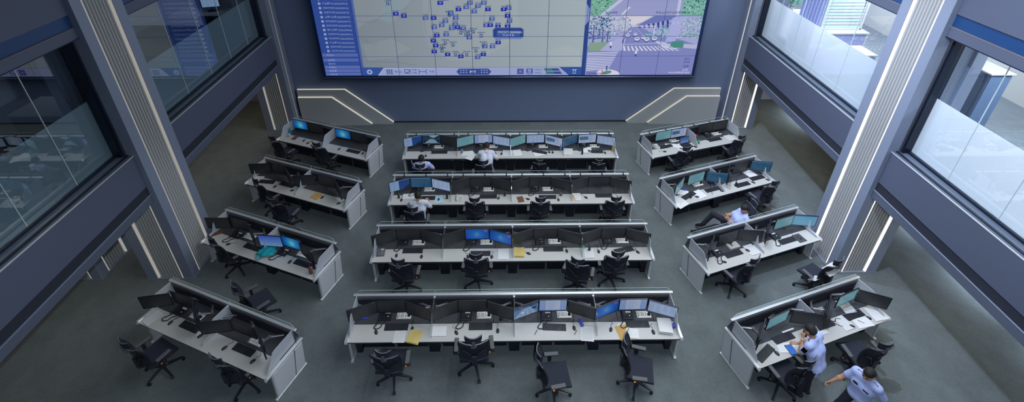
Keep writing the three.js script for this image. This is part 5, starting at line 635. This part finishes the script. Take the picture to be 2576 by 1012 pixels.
    if (o.patch) { const [a, b] = A[o.patch], m = mixv(a, b, 0.45), n = off(new THREE.Vector3(), [L, o.patch === 'L' ? 1 : -1]), ax = b.clone().sub(a).normalize(); n.addScaledVector(ax, -n.dot(ax)).normalize(); const px = new THREE.Vector3().crossVectors(ax, n); const pm = new THREE.Matrix4().makeBasis(px, ax.clone().negate(), n), pt = mesh('sleeve_patch', rb(0.085, 0.10, 0.012, 0, 0, 0, 0.005).applyMatrix4(pm).translate(...off(m, [n, 0.066]).toArray()), M.badge, st); mesh('emblem', [new THREE.TorusGeometry(0.024, 0.005, 6, 16).translate(0, -0.015, 0.008), bx(0.06, 0.012, 0.006, 0, 0.033, 0.006), bx(0.02, 0.02, 0.006, 0, -0.015, 0.006)].map((q) => q.applyMatrix4(pm).translate(...off(m, [n, 0.066]).toArray())), M.keyWhite, pt); }
  }
  if (o.tabs) for (const s of [1, -1]) { const q = off(J.P, [L, s * 0.16], [spine, -0.04], [V3(o.chest).setY(0).normalize(), -0.07]); mesh('shirt_tab', rb(0.035, 0.13, 0.02, 0, 0, 0, 0.006).translate(...q.toArray()), sm, st); }
  if (o.watch) { const [, b, c] = A[o.watch], d = c.clone().sub(b).normalize(), q = new THREE.Quaternion().setFromUnitVectors(new THREE.Vector3(0, 0, 1), d), w = mesh('watch', [new THREE.TorusGeometry(0.031, 0.008, 8, 20).applyQuaternion(q).translate(...mixv(b, c, 0.94).toArray())], M.silver, bd); }
  return g;
}
function phoneProp(label, pos, dirUp, normal, big, screenMat) { const t = thing('mobile_phone', label, 'phone', pos), U = V3(dirUp).normalize(), N = V3(normal); N.addScaledVector(U, -N.dot(U)).normalize(); const m = new THREE.Matrix4().makeBasis(new THREE.Vector3().crossVectors(U, N), U, N), w = big ? 0.15 : 0.075, h = big ? 0.22 : 0.15; mesh('case', rb(w, h, 0.011, 0, 0, 0, 0.006, 2).applyMatrix4(m), M.blackGloss, t); mesh('screen', rb(w - 0.008, h - 0.02, 0.003, 0, 0, 0.0056, 0.001).applyMatrix4(m), screenMat, t); return t; }
// standing officer at the fourth street-side console, phone at the ear, other hand on a tablet
person({ at: [5.66, 0, -5.62], label: 'standing person in pale blue uniform shirt with phone at ear, bending over desk', left: [-0.80, 0, 0.55], face: [-0.45, -0.55, -0.70], headUp: [-0.3, 0.8, -0.5], chest: [-0.55, 0, -0.80], uniform: true, patch: 'L', tabs: true, watch: 'L', shirt: 'blue', hem: 0.06, up: [-0.2, 0.93, -0.3],
  j: { P: [5.70, 0.95, -5.54], C: [5.66, 1.24, -5.66], N: [5.62, 1.44, -5.76], H: [5.545, 1.575, -5.83], EL: [5.40, 1.17, -5.66], WL: [5.44, 1.40, -5.80], ER: [5.83, 1.12, -5.95], WR: [5.60, 0.93, -6.02], KL: [5.58, 0.5, -5.58], AL: [5.60, 0.08, -5.52], TL: [5.50, 0.04, -5.66], KR: [5.75, 0.5, -5.64], AR: [5.78, 0.08, -5.58], TR: [5.69, 0.04, -5.73] },
  hands: { L: { palm: [0.6, 0, -0.2], dir: [0.15, 0.85, -0.45], curl: 1.1 }, R: { palm: [0, -1, 0], dir: [-0.75, -0.45, -0.45], curl: 0.6, flip: true } } });
phoneProp('black mobile phone held to ear of standing person', [5.475, 1.50, -5.835], [0.1, 0.9, -0.4], [0.8, -0.1, -0.5], false, M.blackGloss);
{ const t = phoneProp('tablet with blue screen on desk under hand of standing person', at('R4', 0.9, TOP + 0.02, -0.02), [-0.2, 0, -1], [0, 1, 0.12], true, glow(new THREE.Color(0.06, 0.22, 0.85), 0.8)); t.userData.category = 'tablet'; t.name = 'tablet'; }
// officer walking past below
person({ at: [6.15, 0, -4.98], label: 'walking person in pale blue uniform shirt with dark epaulettes, looking down', left: [0.42, 0, 0.90], face: [-0.80, -0.50, 0.34], headUp: [-0.5, 0.85, 0.2], chest: [-0.90, 0, 0.42], uniform: true, badges: true, shirt: 'blue', hem: 0.06, up: [-0.1, 1, 0.04],
  j: { P: [6.16, 0.94, -4.99], C: [6.14, 1.24, -4.98], N: [6.125, 1.46, -4.975], H: [6.08, 1.60, -4.96], EL: [6.38, 1.15, -4.74], WL: [6.28, 0.93, -4.62], ER: [5.97, 1.14, -5.22], WR: [5.80, 0.95, -5.24], KL: [6.28, 0.5, -4.92], AL: [6.42, 0.10, -4.95], TL: [6.28, 0.05, -4.88], KR: [5.98, 0.52, -5.06], AR: [5.93, 0.08, -5.04], TR: [5.79, 0.04, -4.98] },
  hands: { L: { palm: [-0.4, 0, -0.9], curl: 1.0 }, R: { palm: [0.4, 0.2, 0.9], curl: 1.4, flip: true } } });
// officer reclining in a chair with a phone
person({ at: [5.98, 0, -9.78], label: 'reclining person in pale blue uniform shirt looking at phone, legs stretched out', left: [0.0, 0, 1], face: [-0.80, -0.5, -0.1], headUp: [-0.4, 0.9, 0], chest: [-1, 0, -0.1], uniform: true, badges: true, shirt: 'blue', hem: 0.10, up: [0.35, 0.93, 0],
  j: { P: [5.93, 0.53, -9.77], C: [6.02, 0.80, -9.73], N: [6.13, 1.0, -9.70], H: [6.10, 1.16, -9.72], EL: [5.93, 0.72, -9.48], WL: [5.74, 0.80, -9.68], ER: [5.94, 0.74, -9.98], WR: [5.74, 0.82, -9.87], KL: [5.50, 0.47, -9.80], AL: [5.16, 0.12, -10.00], TL: [5.03, 0.06, -10.07], KR: [5.56, 0.58, -10.18], AR: [5.34, 0.18, -10.20], TR: [5.22, 0.10, -10.27] },
  hands: { L: { palm: [0, 0.3, -1], dir: [-0.5, 0.6, -0.4], curl: 0.9, flip: true }, R: { palm: [0, 0.3, 1], dir: [-0.5, 0.6, 0.4], curl: 0.9 } } });
phoneProp('mobile phone in hands of reclining person', [5.69, 0.875, -9.775], [-0.45, 0.85, 0], [0.85, 0.45, 0], false, glow(new THREE.Color(0.25, 0.3, 0.75), 0.7));
// person in a white shirt typing at the first bay of the second row
person({ at: [-2.52, 0, -10.22], label: 'seated person in white shirt typing on keyboard, first bay, second row', left: [-1, 0, 0.05], face: [0.05, -0.45, -0.9], headUp: [0, 0.9, -0.3], chest: [0, 0, -1], shirt: 'white', hem: 0.14,
  j: { P: [-2.55, 0.55, -10.18], C: [-2.53, 0.84, -10.20], N: [-2.52, 1.05, -10.24], H: [-2.52, 1.195, -10.29], EL: [-2.83, 0.80, -10.36], WL: [-2.64, 0.775, -10.56], ER: [-2.22, 0.79, -10.32], WR: [-2.36, 0.79, -10.60], KL: [-2.66, 0.54, -10.58], AL: [-2.67, 0.10, -10.62], TL: [-2.67, 0.05, -10.76], KR: [-2.42, 0.54, -10.58], AR: [-2.41, 0.10, -10.62], TR: [-2.41, 0.05, -10.76] },
  hands: { L: { palm: [0, -1, 0], curl: 0.7, flip: false, dir: [0.4, -0.15, -0.9] }, R: { palm: [0, -1, 0], curl: 0.5, flip: true, dir: [-0.25, -0.1, -0.95] } } });
// person in a pale shirt at the first bay of the first row
person({ at: [-2.68, 0, -12.08], label: 'seated person in pale shirt with back to room, first bay, first row', left: [-1, 0, 0.1], face: [0.02, -0.2, -1], chest: [0, 0, -1], shirt: 'blue', hem: 0.14,
  j: { P: [-2.70, 0.55, -12.02], C: [-2.69, 0.83, -12.0], N: [-2.69, 1.03, -12.02], H: [-2.69, 1.18, -12.05], EL: [-2.98, 0.76, -12.14], WL: [-2.86, 0.66, -12.36], ER: [-2.38, 0.76, -12.14], WR: [-2.50, 0.66, -12.36], KL: [-2.80, 0.54, -12.42], AL: [-2.80, 0.10, -12.46], TL: [-2.80, 0.05, -12.6], KR: [-2.57, 0.54, -12.42], AR: [-2.56, 0.10, -12.46], TR: [-2.56, 0.05, -12.6] },
  hands: { L: { palm: [0, -1, 0], curl: 0.8 }, R: { palm: [0, -1, 0], curl: 0.8, flip: true } } });
// person leaning on the desk of the first row
person({ at: [-0.78, 0, -12.48], label: 'person in white shirt leaning forward over desk, second bay, first row', left: [-1, 0, 0.05], face: [0.15, -0.5, -0.85], headUp: [0.1, 0.85, -0.5], chest: [0, 0, -1], shirt: 'white', hem: 0.18,
  j: { P: [-0.74, 0.58, -12.32], C: [-0.76, 0.84, -12.48], N: [-0.77, 1.02, -12.64], H: [-0.75, 1.15, -12.75], EL: [-1.10, 0.78, -12.66], WL: [-0.96, 0.775, -12.90], ER: [-0.43, 0.78, -12.58], WR: [-0.56, 0.775, -12.86], KL: [-0.86, 0.54, -12.76], AL: [-0.86, 0.10, -12.7], TL: [-0.86, 0.05, -12.85], KR: [-0.63, 0.54, -12.76], AR: [-0.62, 0.10, -12.7], TR: [-0.62, 0.05, -12.85] },
  hands: { L: { palm: [0, -1, 0], curl: 0.6, dir: [0.5, -0.05, -0.8] }, R: { palm: [0, -1, 0], curl: 0.6, flip: true, dir: [-0.5, -0.05, -0.8] } } });
// ---------- what stands in the rooms behind the glass ----------
const RF = 3.6;
{ // street side: bright offices
  const cab = thing('cabinet', 'tall dark cabinet with white top behind balcony glass beside column', 'cabinet', [10.62, RF, -10.3]); mesh('carcass', rb(0.5, 1.58, 1.8, 0, 0.79, 0, 0.01), std(0.10, 0.13, 0.19, 0.4), cab); mesh('top', rb(0.56, 0.03, 1.9, 0, 1.60, 0, 0.006), M.white, cab); mesh('side_panel', rb(0.46, 1.5, 0.02, 0, 0.79, 0.91, 0.004), std(0.12, 0.19, 0.32, 0.35), cab); for (const z of [-0.42, 0.42]) { const d = mesh('door', rb(0.02, 1.5, 0.8, -0.26, 0.79, z, 0.004), std(0.10, 0.13, 0.19, 0.3), cab); mesh('handle', rb(0.02, 0.16, 0.02, -0.28, 0.85, z * 0.15, 0.006), M.silver, d); }
  for (const [x, z, w, d, l] of [[9.75, -16.0, 0.8, 0.75, 'white-topped low cabinet with potted plant behind far balcony glass'], [9.75, -12.65, 0.75, 0.7, 'white-topped low cabinet with slatted front behind balcony glass']]) { const c = thing('cabinet', l, 'cabinet', [x, RF, z]); mesh('carcass', rb(w, 0.74, d, 0, 0.37, 0, 0.008), std(0.3, 0.33, 0.5, 0.5), c); mesh('top', rb(w + 0.04, 0.04, d + 0.04, 0, 0.79, 0, 0.006), M.white, c); for (let i = 0; i < 7; i++) mesh('slat', rb(w * 0.95, 0.05, 0.015, 0, 0.1 + i * 0.09, d / 2 + 0.006, 0.004), M.keyGrey, c); }
  const dk = thing('desk', 'long white desk ledge below blind screen behind far balcony glass', 'desk', [9.9, RF, -14.17]); mesh('top', rb(2.3, 0.04, 0.38, 0, 0.8, 0, 0.006), M.white, dk); mesh('front', rb(2.2, 0.7, 0.03, 0, 0.42, 0.14, 0.006), std(0.28, 0.3, 0.5, 0.6), dk); for (const s of [-1, 1]) mesh('leg', rb(0.05, 0.78, 0.34, s * 1.1, 0.39, 0, 0.006), M.white, dk);
  const bl = thing('blind_screen', 'white framed screen with louvred blind standing on desk ledge', 'blind', [10.3, RF + 0.82, -14.3]); mesh('frame', [rb(0.07, 1.5, 0.06, -0.62, 0.75, 0, 0.01), rb(0.07, 1.5, 0.06, 0.62, 0.75, 0, 0.01), rb(1.3, 0.07, 0.06, 0, 1.48, 0, 0.01), rb(1.3, 0.06, 0.06, 0, 0.03, 0, 0.01)], M.white, bl); for (let i = 0; i < 14; i++) mesh('slat', rb(1.16, 0.075, 0.012, 0, 0.1 + i * 0.1, 0, 0.004).rotateX(0), i % 2 ? M.white : M.paleBlue, bl);
  const cu = thing('curtain', 'violet-grey pleated curtain beside blind screen behind balcony glass', 'curtain', [9.25, RF + 0.85, -14.3]); mesh('cloth', bent(0.75, 1.5, 0.02, 40, 2, (x, y, z) => [x, y + 0.75, z + 0.035 * Math.sin(x * 60)]), std(0.36, 0.38, 0.62, 0.9), cu); mesh('rod', bar([-0.42, 1.52, 0], [0.42, 1.52, 0], 0.014), M.silver, cu);
  const pl = thing('potted_plant', 'green potted plant on cabinet behind far balcony glass', 'plant', [9.6, RF + 0.81, -16.05]); mesh('pot', lathe([[0, 0], [0.1, 0], [0.13, 0.2], [0.11, 0.2], [0.09, 0.03], [0, 0.03]], 16), M.white, pl); for (let i = 0; i < 26; i++) { const a = i * 2.4, r = 0.10 + 0.16 * rnd(); mesh('leaf', new THREE.SphereGeometry(1, 6, 4).scale(0.045, 0.012, 0.13).rotateX(-0.5 - rnd()).rotateY(a).translate(Math.sin(a) * r, 0.3 + rnd() * 0.4, Math.cos(a) * r), M.green, pl); } mesh('stem', [cyl(0.012, 0.016, 0.45, 0, 0.3, 0, 8)], M.brown, pl);
  for (const z of [-16, -12.8, -8.2, -4.5]) { const t = thing('office_light', 'white office ceiling light behind street-side balcony glass', 'ceiling light', [10.6, 7.17, z], 0, 'added office lights for daylight, street side'); mesh('diffuser', bx(1.2, 0.03, 1.2), M.led, t); mesh('frame', [bx(1.3, 0.04, 0.05, 0, 0, 0.62), bx(1.3, 0.04, 0.05, 0, 0, -0.62)], M.white, t); areaLight('office_light', DAY, z === -8.2 ? 45 : 58, 1.2, 1.2, [10.6, 7.14, z], [10.6, 0, z + 0.001]); }  // unseen lamps added in place of daylight to brighten these offices
}
{ // map side: dim offices
  const dk = thing('desk', 'grey-topped dark desk behind map-side balcony glass', 'desk', [-10.2, RF, -9.6]); mesh('top', rb(1.3, 0.04, 0.9, 0, 0.78, 0, 0.006), M.panelGrey, dk); mesh('front', rb(1.25, 0.74, 0.03, 0, 0.38, 0.42, 0.006), M.black, dk); for (const s of [-1, 1]) mesh('side', rb(0.03, 0.76, 0.85, s * 0.62, 0.38, 0, 0.006), M.edge, dk);
  const cb = thing('cabinet', 'tall dark cabinet against wall behind map-side balcony glass', 'cabinet', [-12.4, RF, -11.9]); mesh('carcass', rb(0.7, 2.0, 0.9, 0, 1.0, 0, 0.01), M.groove, cb); for (const s of [-1, 1]) { const d = mesh('door', rb(0.33, 1.9, 0.02, s * 0.17, 1.0, 0.455, 0.004), M.black, cb); mesh('handle', rb(0.015, 0.14, 0.02, -s * 0.12 + s * 0.17, 1.0, 0.475, 0.004), M.silver, d); }
  const sf = thing('sofa', 'dark armchair with pale blue cushion behind map-side balcony glass', 'armchair', [-9.6, RF, -7.1], 0.4); mesh('seat', rb(0.75, 0.4, 0.7, 0, 0.25, 0, 0.06, 2), M.black, sf); mesh('backrest', rb(0.75, 0.5, 0.18, 0, 0.62, -0.28, 0.06, 2), M.black, sf); for (const s of [-1, 1]) mesh('arm', rb(0.14, 0.55, 0.7, s * 0.4, 0.35, 0, 0.05, 2), M.black, sf); mesh('cushion', rb(0.5, 0.12, 0.45, 0, 0.5, 0.02, 0.05, 2), M.paleBlue, sf);
  const d2 = thing('desk', 'office desk carrying white monitor behind far map-side glass', 'desk', [-10.3, RF, -16.3]); mesh('top', rb(2.2, 0.04, 0.8, 0, 0.75, 0, 0.006), M.panelGrey, d2); mesh('front', rb(2.1, 0.7, 0.03, 0, 0.36, 0.35, 0.006), M.black, d2); for (const s of [-1, 1]) mesh('leg', rb(0.04, 0.74, 0.7, s * 1.05, 0.37, 0, 0.006), M.edge, d2);
  const mo = thing('monitor', 'white lit office monitor behind far map-side glass', 'monitor', [-10.2, RF + 0.77, -16.35], 0.3); mesh('stand', [rb(0.25, 0.02, 0.2, 0, 0.01, 0, 0.006), rb(0.05, 0.14, 0.03, 0, 0.09, -0.03, 0.006)], M.black, mo); mesh('housing', rb(0.56, 0.34, 0.03, 0, 0.3, 0, 0.008), M.plastic, mo); mesh('screen', bx(0.53, 0.31, 0.004, 0, 0.3, 0.015), scrMat.sheet, mo);
  for (const z of [-15.5, -11.5, -6.5]) { const t = thing('office_light', 'dim office ceiling light behind map-side balcony glass', 'ceiling light', [-10.6, 7.17, z], 0, 'office ceiling lights, map side'); mesh('diffuser', bx(1.2, 0.03, 0.6), M.ledSoft, t); mesh('frame', [bx(1.3, 0.04, 0.05, 0, 0, 0.32), bx(1.3, 0.04, 0.05, 0, 0, -0.32)], M.white, t); areaLight('office_light', COOL, 0.7, 1.2, 0.6, [-10.6, 7.14, z], [-10.6, 0, z + 0.001]); }
}
scene.traverse((o) => { if (o.isMesh) o.castShadow = o.receiveShadow = true; });
renderer.render(scene, camera);
